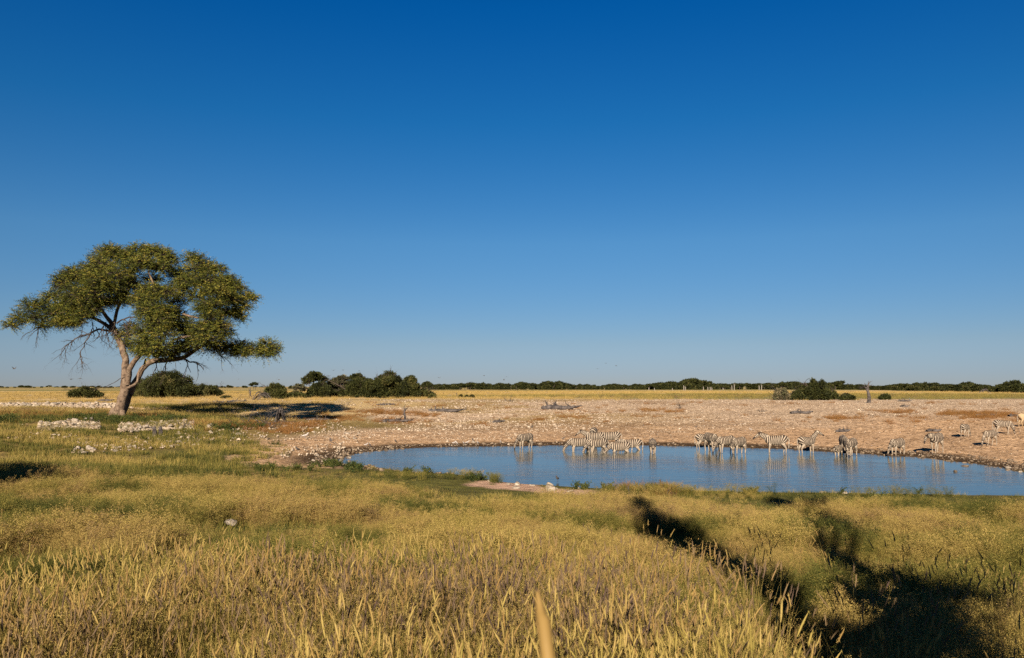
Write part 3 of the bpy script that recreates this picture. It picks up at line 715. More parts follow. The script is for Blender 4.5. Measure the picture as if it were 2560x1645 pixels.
rock_field(1600, 1760, 1228, 1232, 6, 0.10, 0.22, 'pale stone at the near waterline', 'stones by the near waterline')
# rocks standing in the water at right
for (px, py, s, lab) in [(2525,1172,0.36,'big tan boulder at the right end of the far waterline'), (2410,1166,0.28,'low dark rock standing alone in the water, nearer the bank'),
                         (2389,1180,0.24,'low dark rock standing alone in the water, farther from the bank'), (2370,1153,0.22,'small dark rock just off the right bank'),
                         (2207,1137,0.32,'dark wet rock in front of the zebra drinking alone on the right'), (2300,1145,0.26,'brown wet rock beside the zebra walking on the shore'), (2550,1180,0.22,'flat tan rock at the right edge of the pond'),
                         (885,1144,0.1,'tiny dark rock in the water at the left tip of the pond'), (865,1134,0.38,'round pale pink boulder at the left tip of the pond'), (1032,1112,0.3,'single pale boulder on the dark mud of the far shore')]:
    p = onplane(px, py, -0.02); rock(p, s, lab, None, _bigw if 'dark' in lab or 'brown' in lab else _big, 'rock', 0.7)
for (a, b, ya, yb, n) in [(780, 875, 1138, 1156, 18), (900, 985, 1112, 1128, 9), (1130, 1215, 1107, 1114, 8)]:
    for i in range(n):
        g = ground(a + (b - a) * rg.random(), ya + (yb - ya) * rg.random()); g[2] = max(g[2], -0.05)
        rs = 0.10 + 0.22 * rg.random() ** 1.5; u = (g[0] / g[1] * F + 1280 - a) / (b - a)
        rock(g, rs, ('left ', 'middle ', 'right ')[max(0, min(2, int(u * 3)))] + sizeword(rs, .1, .32) + ' ' + {780: 'tan stone in the muddy heap at the left tip of the pond', 900: 'tan stone on the dark mud near the left end of the far shore', 1130: 'pale stone on the dark mud left of the lone drinking zebra'}[a],
             {780: 'stones at the left tip of the pond', 900: 'stones on the mud', 1130: 'stones left of the first zebra'}[a], _big if rg.random() < 0.35 else _bigw)

# ------------------------------------------------------------------ the big tree
TD = 0.0
def build_big_tree():
    rg = np.random.default_rng(77)
    base = ground(289, 1043); Y0 = base[1]; sc = 0.3246
    def W(cx, cy, dy=0.0): return atdepth(cx * sc, 580 + cy * sc, Y0 + dy) - base
    px2m = Y0 / F * sc                                   # metres per crop pixel
    root = empty('acacia_tree', base)
    tag(root, 'huge spreading thorn tree with leaning forked pale trunk on the left flat', 'tree')
    def limb(name, pts, mtl=M_BARK, step=0.35, sides=12, wob=0.035, label=None):
        P = [W(a, b, c) for a, b, r, c in pts]; rr = [r * px2m for a, b, r, c in pts]
        P, rr = smooth_path(P, rr, step)
        P = P + np.stack([fbm(P[:, 2] * 1.0 + 7, P[:, 0], 0.9, 2) - 0.5, fbm(P[:, 2], P[:, 0] + 4, 0.9, 2) - 0.5, 0 * rr], 1) * np.minimum(rr, 0.25)[:, None] * 1.2
        mb = MB(); tube(mb, P, rr, sides, 0.5, rg, wob, cap=True)
        return mb
    tk = limb('trunk', [(882, 1455, 76, 0), (890, 1425, 58, 0), (912, 1385, 44, 0), (938, 1320, 36, 0), (960, 1250, 34, 0), (970, 1185, 32, 0), (975, 1140, 29, 0)])
    link('trunk', tk.mesh('trunk', None, True), M_BARK, root)
    rts = MB()
    for a, b, c, d_ in [(850, 1380, 835, 1462), (915, 1400, 960, 1458), (880, 1400, 868, 1466)]:
        P, rr = smooth_path([W(a + 30, b - 20, -0.3), W((a + c) / 2 + 8, (b + d_) / 2, -0.6), W(c, d_, -1.0)], [0.28, 0.24, 0.10], 0.3); tube(rts, P, rr, 8, 0.5, rg, 0.05)
    link('roots', rts.mesh('roots', None, True), M_BARK, root)
    limbs = [
     [(974, 1170, 34, 0), (974, 1060, 27, .1), (962, 960, 25, .3), (930, 870, 24, .5), (885, 770, 20, .8), (850, 690, 16, 1.2), (770, 580, 12, 1.6), (690, 450, 8, 2)],
     [(985, 1170, 24, -.2), (992, 1100, 21, -.5), (1015, 1030, 20, -.9), (1068, 960, 18, -1.4), (1150, 860, 15, -2), (1210, 700, 12, -2.4), (1210, 500, 9, -2), (1140, 300, 6, -1)],
     [(930, 1425, 28, 1.0), (962, 1340, 28, 1.2), (1005, 1240, 25, 1.5), (1048, 1150, 22, 1.6), (1098, 1060, 21, 1.4), (1160, 1000, 22, 1.0), (1290, 985, 19, .5), (1420, 965, 16, .2), (1500, 910, 13, 0), (1640, 850, 10, 0), (1850, 900, 8, 0), (2030, 905, 5, 0)],
     [(885, 770, 15, .8), (780, 690, 13, .6), (650, 640, 10, .4), (480, 620, 8, .2), (310, 650, 6, 0), (170, 700, 4, 0)],
     [(870, 740, 13, 1), (890, 640, 12, 1.2), (930, 540, 11, 1.5), (1000, 420, 9, 1.5), (1010, 260, 6, 1)],
     [(1300, 985, 15, .5), (1420, 850, 12, 1.5), (1600, 680, 10, 2), (1740, 540, 8, 1.5), (1850, 500, 5, 1)],
     [(1500, 910, 11, 0), (1560, 760, 9, -1), (1580, 560, 7, -1), (1520, 360, 6, 0), (1500, 250, 4, 0)],
     [(1340, 830, 9, -3.2), (1400, 812, 9, -3.6), (1470, 800, 7, -3.7)], [(1410, 630, 8, -3.4), (1470, 650, 8, -3.8), (1530, 662, 6, -3.8)]]
    for i, L in enumerate(limbs):
        link('limb', limb('limb', L, wob=0.03, sides=10).mesh('limb', None, True), M_BARK, root)
    # the twisted side shoot at the fork
    sb = limb('side', [(985, 1200, 10, -.5), (1020, 1185, 10, -.8), (1060, 1150, 9, -.9), (1072, 1080, 8, -.8), (1110, 1020, 8, -.4), (1125, 975, 7, -.3)], sides=8)
    link('side_shoot', sb.mesh('side_shoot', None, True), M_BARK, root)
    # bare dead branches
    db = MB()
    def dead(pts, subs):
        P = [W(a, b, c) for a, b, r, c in pts]; rr = [r * px2m for a, b, r, c in pts]; P, rr = smooth_path(P, rr, 0.2)
        P = P + rg.normal(0, 0.035, P.shape); tube(db, P, rr, 6, 0.5)
        for k in range(subs):
            i = int(len(P) * (0.3 + 0.65 * rg.random())); dr = P[i] - P[i - 1]; dr = dr / np.linalg.norm(dr) + rg.normal(0, 0.5, 3) + np.array([0, 0, -0.3])
            twigs(db, rg, P[min(i, len(P) - 1)], dr, 0.9 + 1.2 * rg.random(), 0.035, 2, 4, 0.06)
    dead([(860, 765, 9, .3), (745, 750, 7, 0), (690, 785, 6, 0), (610, 805, 4, 0), (530, 860, 3, 0), (480, 915, 2, 0)], 13)
    dead([(700, 785, 5, 0), (650, 860, 4, 0), (625, 920, 3, 0), (622, 985, 2, 0)], 9)
    dead([(1420, 975, 8, .2), (1470, 1000, 5, 0), (1510, 1000, 5, 0), (1570, 1060, 3, 0)], 3); dead([(1432, 990, 4, 0), (1450, 1040, 3, 0), (1466, 1080, 2, 0)], 1); dead([(1515, 1005, 4, 0), (1535, 1075, 2, 0)], 1)
    dead([(1290, 990, 6, 0), (1275, 1040, 3, 0)], 3); dead([(1210, 1000, 5, 0), (1200, 1070, 2, 0)], 2); dead([(900, 700, 7, -.5), (940, 680, 5, -.6), (1010, 652, 5, -.6), (1060, 660, 3, -.6)], 4)
    dead([(960, 1120, 3, -.4), (925, 1125, 2, -.6)], 1); dead([(975, 1160, 4, -.5), (1005, 1120, 2, -.6)], 1); dead([(300, 700, 4, 0), (290, 790, 2, 0)], 5); dead([(1650, 900, 4, 0), (1740, 1000, 2, 0)], 3)
    for k in range(26):
        a = 700 + 500 * rg.random(); dead([(a, 690 + 70 * rg.random(), 4, rg.normal()), (a + rg.normal() * 40, 780 + 60 * rg.random(), 2, rg.normal())], 1)
    link('dead_branches', db.mesh('dead_branches', None), M_DARKBARK, root)
    # crown: lobes of feathery sprays
    L = [(90, 715, 55, 38, 0), (150, 660, 70, 45, 0), (235, 570, 95, 68, 0), (285, 655, 105, 62, -.5), (330, 720, 55, 30, 0), (430, 610, 90, 55, .5), (470, 690, 90, 38, 0), (500, 580, 100, 60, -1.5),
         (480, 400, 95, 95, 0), (560, 320, 100, 60, 0), (660, 350, 110, 75, 1.5), (600, 480, 140, 85, -2.5), (560, 560, 110, 60, -1.5), (640, 640, 100, 48, -2), (720, 470, 120, 80, -3), (700, 580, 110, 60, -2), (560, 690, 90, 30, 0),
         (780, 180, 80, 55, 0), (860, 150, 90, 50, 0), (800, 260, 120, 75, -1), (880, 330, 120, 75, -3), (760, 370, 110, 60, -3.5), (950, 200, 90, 60, .5), (860, 440, 110, 60, -2.5), (830, 540, 100, 40, -1), (930, 470, 70, 50, 0),
         (1050, 140, 80, 45, 0), (1160, 145, 90, 50, 0), (1260, 185, 85, 60, 0), (1320, 220, 50, 55, 0), (1090, 230, 110, 60, -1.5), (1230, 270, 110, 45, -1), (1180, 360, 80, 22, 1.5), (1010, 330, 60, 60, 0),
         (1160, 440, 110, 45, -2.5), (1260, 470, 110, 60, -3), (1110, 520, 110, 50, -3.5), (1180, 590, 130, 55, -4.5), (1100, 620, 60, 60, -3), (1270, 620, 90, 60, -4), (1200, 690, 130, 55, -5),
         (1130, 770, 110, 50, -4.5), (1260, 780, 100, 55, -5), (1120, 850, 120, 45, -4), (1230, 880, 130, 48, -4.5), (1080, 900, 70, 35, -3), (1180, 930, 130, 40, -3), (1300, 945, 90, 28, -1.5), (960, 790, 70, 45, 1), (970, 870, 50, 40, 1.5), (1000, 735, 70, 28, 1), (1000, 390, 85, 70, 0), (1000, 190, 70, 50, 0), (1005, 270, 80, 60, -.8), (1390, 330, 60, 60, 1.2), (720, 330, 90, 60, -1), (330, 560, 70, 45, .5), (400, 500, 80, 50, .5), (1300, 700, 90, 60, -2), (1440, 780, 80, 50, -1), (950, 530, 60, 40, 1.5), (1050, 500, 70, 55, 0), (1370, 430, 80, 60, .5), (1400, 500, 75, 60, -.5), (1340, 330, 60, 55, 1), (1430, 700, 70, 50, 0), (700, 260, 80, 60, 1),
         (1470, 200, 65, 45, 0), (1530, 220, 75, 50, 0), (1600, 280, 95, 65, 0), (1480, 290, 80, 60, -1.5), (1690, 285, 60, 30, 0), (1450, 370, 85, 50, -2), (1560, 370, 110, 60, -2.5), (1400, 410, 60, 45, -1),
         (1720, 380, 120, 50, 0), (1790, 420, 110, 55, 0), (1640, 450, 110, 55, -3), (1860, 500, 110, 42, 0), (1930, 505, 55, 28, 0), (1760, 520, 110, 50, -1), (1500, 490, 70, 45, -1), (1620, 550, 110, 45, -3.5), (1860, 580, 80, 45, 0), (1760, 620, 90, 45, 0), (1850, 655, 55, 40, 0),
         (1620, 640, 100, 50, -3.5), (1560, 590, 70, 40, -2), (1680, 720, 110, 50, -3), (1560, 740, 110, 45, -3.5), (1710, 790, 95, 45, -2), (1600, 810, 110, 40, -3.5), (1480, 860, 90, 45, -2.5), (1500, 800, 60, 40, -2), (1390, 740, 70, 60, 1.5), (1370, 640, 70, 60, 1), (1330, 560, 60, 60, 0), (1640, 880, 110, 48, -1), (1420, 910, 80, 35, -.5),
         (1740, 900, 110, 55, 0), (1850, 880, 90, 45, 0), (1860, 935, 90, 32, 0), (1960, 900, 80, 45, 0), (2050, 870, 85, 45, 0), (2110, 900, 55, 42, 0), (2040, 935, 90, 30, 0), (1360, 880, 80, 45, 1.5)]
    extra = []
    for (a, b, rx, ry, dy) in L:                          # the far half of the crown, hidden behind the near half
        if 380 < a < 1800 and b < 760 and rx > 80: extra.append((a + rg.normal() * 20, b + rg.normal() * 8 + 10, rx * 0.7, ry * 0.6, abs(dy) * 0.8 + 5.0 + rg.random() * 2.0)); extra.append((a + rg.normal() * 14, b + rg.normal() * 8, rx * 0.82, ry * 0.72, abs(dy) * 0.8 + 2.2 + rg.random() * 1.8))
    mb = MB(); tw = MB()
    for li, (a, b, rx, ry, dy) in enumerate(L + extra):
        c = W(a, b, dy); RX = rx * px2m * 0.98; RZ = ry * px2m * 1.0; RY = 0.9 * (RX * 0.6 + RZ * 0.4)
        ns = int(44 + 140 * RX * RY ** 0.5 * (0.7 if li >= len(L) else 1.0)); u = rg.normal(size=(ns, 3)); u /= np.linalg.norm(u, axis=1)[:, None]
        rad = 0.25 + 0.62 * rg.random(ns) ** 0.7; P = c + u * rad[:, None] * np.array([RX, RY, RZ])
        # each spray: a drooping feather pointing outward and mostly sideways
        dr = u * np.array([1.0, 1.0, 0.55]) + rg.normal(0, 0.24, (ns, 3)) + np.array([0, 0, 0.30]); dr /= np.linalg.norm(dr, axis=1)[:, None]
        SL = (0.50 + 0.85 * rg.random(ns) ** 1.5) * min(1.0, 0.55 + RX * 0.25); m = 15
        t = (np.arange(m) + 0.5) / m
        C = P[:, None, :] + dr[:, None, :] * (t[None, :, None] * SL[:, None, None]) - np.array([0, 0, 1.0]) * (t[None, :, None] ** 2 * SL[:, None, None] * 0.30)
        side = np.cross(dr, np.array([0, 0, 1.0])); side /= np.linalg.norm(side, axis=1)[:, None] + 1e-9
        sg = np.where(np.arange(m) % 2 == 0, 1, -1)[None, :, None] * 0.055
        C = C + side[:, None, :] * sg + rg.normal(0, 0.035, C.shape)
        hue = np.repeat(np.clip(rg.normal(0.45 + rg.normal() * 0.08, 0.24, ns), 0.02, 1), m); hue = np.where(np.repeat(rg.random(ns), m) < 0.05, 0.92, hue)
        ld = (side[:, None, :] * np.sign(sg) + dr[:, None, :] * 0.7 + np.array([0, 0, -0.25])).reshape(-1, 3)
        quads(mb, rg, C.reshape(-1, 3), 0.155, 0.048, hue + rg.normal(0, 0.06, ns * m), dirs=ld)
        for q in range(0, ns, 3): tube(tw, [c + (P[q] - c) * 0.25, P[q], P[q] + dr[q] * SL[q] * 0.6], [0.028, 0.018, 0.006], 3, 0.5, cap=False)
    link('crown', mb.mesh('crown'), M_LEAF, root)
    link('twigs', tw.mesh('twigs', None), M_DARKBARK, root)
build_big_tree()

# ------------------------------------------------------------------ bushes and trees of the middle distance
def crown_mesh(name, rg, lobes, per_m2, L, Wd, hue=(0.5, 0.2), core=True):
    mb = MB()
    for c, r in lobes:
        c = np.array(c, float); r = np.array(r, float); area = 4 * np.pi * ((r[0] * r[1] + r[0] * r[2] + r[1] * r[2]) / 3)
        n = int(area * per_m2) + 12; u = rg.normal(size=(n, 3)); u /= np.linalg.norm(u, axis=1)[:, None]
        lump = 1 + 0.22 * np.sin(u[:, 0] * 5 + c[0]) * np.sin(u[:, 2] * 6 + c[2] * 3) + np.where(rg.random(n) < 0.07, 0.30 * rg.random(n), 0)
        C = c + u * ((0.55 + 0.48 * rg.random(n) ** 0.7) * lump)[:, None] * r; C[:, 2] = np.maximum(C[:, 2], 0.05)
        h = hue[0] + rg.normal(0, hue[1], n) * 0.6 + rg.normal(0, hue[1] * 0.9)
        quads(mb, rg, C, L * (0.6 + 0.8 * rg.random(n)), Wd * (0.6 + 0.8 * rg.random(n)), np.clip(h, 0, 1), dirs=u * np.array([1, 1, 0.5]) + np.array([0, 0, 0.3]))
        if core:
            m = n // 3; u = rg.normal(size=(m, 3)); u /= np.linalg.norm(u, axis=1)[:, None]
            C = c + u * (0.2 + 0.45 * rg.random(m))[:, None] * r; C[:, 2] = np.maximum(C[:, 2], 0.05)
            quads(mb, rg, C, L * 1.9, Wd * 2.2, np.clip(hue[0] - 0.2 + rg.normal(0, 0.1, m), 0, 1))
    return mb.mesh(name)
def bush(px, py, wpx, hpx, label, name='thorn_bush', cat='bush', m=M_BUSH, seed=0, style='dome', dens=1.0, leaf=0.17, stem_m=M_DARKBARK, hue=(0.45, 0.2), group=None, prof=None):
    rg = np.random.default_rng(900 + seed); g = ground(px, py); k = g[1] / F; Wm = wpx * k; H = hpx * k
    root = empty(name, g); tag(root, label, cat, group); lobes = []
    n = 24 if style == 'dome' else 22
    for i in range(n):
        if style == 'dome':
            a = (i + 0.5) / n * 2 - 1; a += rg.normal(0, 0.06); hh = math.sqrt(max(0.05, 1 - a * a * 0.82)); zt = H * hh * (0.74 + 0.28 * rg.random())
            r = 0.115 * Wm * (0.7 + 0.6 * rg.random()); rz = min(zt * 0.45, r * 0.8 + 0.2)
            lobes.append(((a * Wm * 0.40, rg.normal(0, 0.12) * Wm, zt - rz), (r, r, rz)))
            lobes.append(((a * Wm * 0.38, rg.normal(0, 0.12) * Wm - 0.06 * Wm, zt * 0.42), (r * 1.1, r * 1.1, zt * 0.40)))
        else:                                             # a clear stem under a flat-topped crown
            a = rg.random() * 2 - 1; b_ = rg.normal(0, 0.25); zt = H * (0.97 - 0.26 * a * a - 0.1 * rg.random()); r = Wm * 0.15 * (0.7 + 0.5 * rg.random())
            lobes.append(((a * Wm * 0.36, b_ * Wm, zt - r * 0.5), (r, r, r * 0.55)))
            lobes.append(((a * Wm * 0.30, b_ * Wm, zt - r * 0.5 - H * 0.2 * rg.random()), (r, r, r * 0.5)))
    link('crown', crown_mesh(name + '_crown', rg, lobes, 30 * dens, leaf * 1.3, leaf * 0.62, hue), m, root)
    st = MB(); ns = 5 if style == 'dome' else 2
    for i in range(ns):
        a = rg.normal(0, 0.12) * Wm; P, rr = smooth_path([(a * 0.5, 0, -0.2), (a, rg.normal() * 0.2, H * 0.3), (a * 1.8, rg.normal() * 0.5, H * 0.62), (a * 2.6, 0, H * 0.85)], [0.035 * H, 0.026 * H, 0.018 * H, 0.006 * H], 0.4)
        tube(st, P, rr, 6, 0.5)
        for q in range(5): twigs(st, rg, P[int(len(P) * (0.4 + 0.1 * q))], (rg.normal(), rg.normal(), 0.5), Wm * 0.28, 0.012 * H, 1, 4)
    link('trunk', st.mesh('trunk', None), stem_m, root)
    return root
BL = [
 (420, 994, 150, 70, 'large dark domed thorn bush with greyish twiggy top behind the big trunk', {}), (358, 993, 70, 50, 'dark bush with thin grey top close behind the big trunk', {}),
 (512, 990, 84, 32, 'low dark green bush right of the big domed bush', {}), (478, 991, 50, 30, 'blackish small bush between two larger dark bushes', {}),
 (216, 995, 78, 30, 'low dark bush standing alone left of the big trunk', {}), (565, 996, 30, 8, 'tiny green shrub at the right foot of the low dark bush', {}),
 (690, 997, 66, 42, 'rounded bright green bush beside fallen grey branches', {'hue': (0.62, 0.18)}), (740, 995, 50, 20, 'low flat green bush just left of the flat topped thorn tree', {'hue': (0.55, 0.2)}),
 (785, 993, 64, 68, 'thorn tree with round flat topped crown and clear pale stem', {'style': 'flat', 'name': 'thorn_tree', 'cat': 'tree'}),
 (748, 994, 40, 36, 'grey half bare spreading crown leaning out left of the flat topped tree', {'style': 'flat', 'm': M_GREY, 'name': 'thorn_tree', 'cat': 'tree', 'dens': 0.5}),
 (832, 992, 60, 50, 'dark bush filling the gap right of the flat topped thorn tree', {}), (800, 994, 70, 42, 'dark rounded bush low between the flat topped and the open thorn trees', {}), (905, 994, 84, 54, 'broad dark bush left against the layered dome', {}), (876, 993, 64, 44, 'dark domed bush under the tall open crowned thorn tree', {}), (855, 993, 60, 58, 'thin grey green open crowned thorn tree with pale stems', {'style': 'flat', 'm': M_GREY, 'name': 'thorn_tree', 'cat': 'tree', 'dens': 0.7, 'stem_m': M_WHITEWOOD}),
 (890, 993, 50, 64, 'tall open crowned thorn tree in the middle of the thicket', {'style': 'flat', 'name': 'thorn_tree', 'cat': 'tree', 'dens': 0.8, 'stem_m': M_WHITEWOOD}),
 (810, 993, 90, 26, 'low spreading bush under the thicket of thorn trees', {}), (926, 994, 74, 50, 'olive bush between the open thorn tree and the layered dome', {}),
 (970, 995, 104, 70, 'big layered dark dome of thorn tree at the right of the thicket', {'hue': (0.40, 0.2), 'cat': 'tree', 'name': 'thorn_tree'}), (1024, 995, 62, 58, 'green rounded bush against the right flank of the layered dome', {'hue': (0.55, 0.2)}),
 (1058, 995, 64, 26, 'low bright green bush closing the right end of the thicket', {'hue': (0.6, 0.2)}), (1068, 984, 34, 32, 'small flat topped tree showing over the end of the thicket', {'style': 'flat', 'name': 'thorn_tree', 'cat': 'tree'}),
 (2038, 1000, 76, 54, 'solitary dark thorn bush on the plain right of centre', {}), (2000, 1000, 54, 26, 'low left skirt bush of the solitary dark thorn bush', {}), (2070, 999, 50, 36, 'smaller dark bush against the right side of the solitary bush', {}),
 (2116, 1000, 42, 18, 'small round bush between the solitary bush and the dead tree', {}), (2212, 999, 32, 17, 'small round bush right of the bare dead tree', {}),
 (1953, 1000, 44, 34, 'purplish grey dead looking bush left of the solitary dark bush', {'m': M_GREY, 'dens': 0.45, 'hue': (0.75, 0.2)}),
 (636, 974, 26, 20, 'tiny umbrella shaped tree far off on the golden plain', {'style': 'flat', 'name': 'thorn_tree', 'cat': 'tree', 'leaf': 0.3}), (570, 970, 9, 8, 'tiny dark tree on the horizon left of the umbrella shaped tree', {'style': 'flat', 'name': 'thorn_tree', 'cat': 'tree', 'leaf': 0.4}),
 (728, 972, 16, 9, 'tiny dark bush on the horizon left of the flat topped thorn tree', {'leaf': 0.4}),
 (1152, 994, 10, 9, 'leftmost of three little round shrubs on the golden grass', {}), (1167, 994, 9, 7, 'middle one of three little round shrubs on the golden grass', {}), (1180, 994, 13, 8, 'rightmost of three little round shrubs on the golden grass', {})]
for i, (px, py, wp, hp, lab, kw) in enumerate(BL):
    g = ground(px, py); kw = dict(kw); kw.setdefault('leaf', 0.15 + 0.0006 * g[1]); bush(px, py, wp, hp, lab, seed=i, dens=kw.pop('dens', 1.0) * min(1.0, (170 / g[1]) ** 1.0), **kw)

# far treeline: a few tree shapes repeated, each tree its own thing
rg = np.random.default_rng(31)
_tv = []
for v in range(7):
    r2 = np.random.default_rng(40 + v); lobes = []; flat = v % 3 == 2
    for i in range(9):
        a = r2.random() * 2 - 1; zt = 1.0 - 0.35 * a * a - 0.12 * r2.random(); r = 0.26 * (0.8 + 0.5 * r2.random())
        lobes.append(((a * 0.75, r2.normal(0, 0.2), zt - r * 0.6), (r * 1.3, r, r * 0.65)))
        if not flat: lobes.append(((a * 0.8, r2.normal(0, 0.2), zt * 0.4), (r * 1.3, r, zt * 0.4)))
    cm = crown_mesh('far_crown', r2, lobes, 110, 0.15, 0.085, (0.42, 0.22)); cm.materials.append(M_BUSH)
    tb = MB(); tube(tb, [(0, 0, -0.1), (0.03, 0, 0.3), (0.0, 0, 0.7)], [0.05, 0.04, 0.03], 5); tube(tb, [(0.03, 0, 0.25), (0.25, 0, 0.7)], [0.03, 0.015], 4)
    tm = tb.mesh('far_trunk', None); tm.materials.append(M_DARKBARK); _tv.append((cm, tm))
LMK = [(1085, 'just right of the thicket'), (1200, 'left of the lone drinking zebra'), (1310, 'above the lone drinking zebra'), (1400, 'above the long fallen tree'), (1500, 'above the dense zebra cluster'), (1632, 'above the zebra facing the viewer'), (1720, 'by the first bleached trunks'),
       (1800, 'above the middle zebra group'), (1895, 'by the last bleached trunks'), (1955, 'behind the grey bush'), (2040, 'behind the solitary thorn bush'), (2115, 'left of the bare dead tree'), (2175, 'behind the bare dead tree'), (2250, 'above the lone right zebra'), (2340, 'above the zebra on the shore'),
       (2415, 'above the smaller grazing zebra'), (2470, 'by the pale fallen tree'), (2530, 'above the broadside grazing zebra'), (2600, 'at the right edge')]
LMK2 = [(0, 'at the left edge'), (60, 'left of the big crown tip'), (130, 'left of the lone low bush'), (215, 'behind the lone low bush'), (285, 'behind the big trunk'), (400, 'behind the domed bush'), (520, 'behind the low dark bush'), (570, 'left of the umbrella tree'), (660, 'right of the umbrella tree'), (750, 'by the thicket')]
def far_tree(px, Y, hm, wm, label, group):
    lm = min(LMK if px > 1000 else LMK2, key=lambda q: abs(q[0] - px))[1]; hp = hm / Y * F
    label = '%s %s tree in the %s line %s' % ('tall' if hp > (19 if px > 1000 else 6) else ('low' if hp < (14 if px > 1000 else 4.2) else 'middling'), 'broad' if wm / hm > 2.0 else ('rounded' if wm / hm > 1.6 else 'narrow'), label, lm)
    v = _tv[int(rg.integers(0, 7))]; x = (px - 1280) / F * Y; z = hz(x, Y) - 0.1
    root = empty('bushveld_tree', (x, Y, z), rg.random() * 0.8 - 0.4); root.scale = (wm / 2, wm / 2, hm); tag(root, label, 'tree', group)
    link('crown', v[0], None, root); link('trunk', v[1], None, root)
def line_top(px):                                          # height of the tree line above its foot, in pixels of the photograph
    xs = [1085,1120,1150,1200,1235,1260,1300,1350,1390,1420,1500,1545,1560,1620,1660,1700,1720,1740,1790,1850,1900,1970,2030,2095,2130,2160,2200,2250,2300,2380,2410,2450,2490,2530,2560,2640]
    hs_ = [12,10,12,15,11,13,15,13,18,12,9,12,9,13,17,12,20,24,12,12,12,16,14,16,9,10,9,13,17,13,20,14,12,22,18,20]
    return np.interp(px, xs, hs_) * 1.2
px = 1082.0
while px < 2680:
    Y = 640 - 300 * float(ss(px, 2000, 2560)) + rg.normal() * 12; h = float(line_top(px)) * (0.85 + 0.3 * rg.random()); k = Y / F
    far_tree(px, Y, h * k + 0.4, h * k * (1.5 + 0.9 * rg.random()) + 1.2, 'right horizon', 'trees of the right horizon treeline')
    if rg.random() < 0.7: far_tree(px + rg.normal() * 6, Y + 30, (h * 0.8) * k + 0.6, h * k * 2.2, 'right horizon', 'trees of the right horizon treeline')
    px += 9.5 + 6 * rg.random()
px = -60.0
while px < 620:
    Y = 1500 + rg.normal() * 60; h = 3.0 + 4.0 * rg.random() ** 2; k = Y / F
    far_tree(px, Y, h * k, h * k * (2.4 + 1.2 * rg.random()), 'thin left horizon', 'trees of the thin left horizon line'); px += 11 + 9 * rg.random()
for px in (640, 655, 700, 740, 760): far_tree(px, 1500, 3.0, 9, 'thin left horizon', 'trees of the thin left horizon line')
for (px, dh) in [(1708, 12), (1712, 9), (1757, 9), (1768, 8), (1774, 8), (1778, 7), (1806, 6), (1828, 12), (1834, 17), (1896, 12), (1902, 14), (1621, 6), (1635, 5), (1680, 5)]:
    Y = 560.0; x = (px - 1280) / F * Y; H = dh * Y / F; mb = MB(); tube(mb, [(0, 0, -.2), (0.1, 0, H * .5), (-0.1, 0, H)], [0.32, 0.25, 0.10], 5)
    twigs(mb, rg, (0.05, 0, H * 0.55), (0.5, 0, 0.8), H * 0.4, 0.12, 1, 4)
    o = link('bleached_snag', mb.mesh('bleached_snag', None), M_WHITEWOOD, None, (x, Y, hz(x, Y))); tag(o, ('tall' if dh > 11 else ('short' if dh < 7 else 'medium')) + ' bleached bare trunk before the far treeline ' + min(LMK, key=lambda q: abs(q[0] - px))[1], 'dead tree', 'bleached trunks along the far treeline')

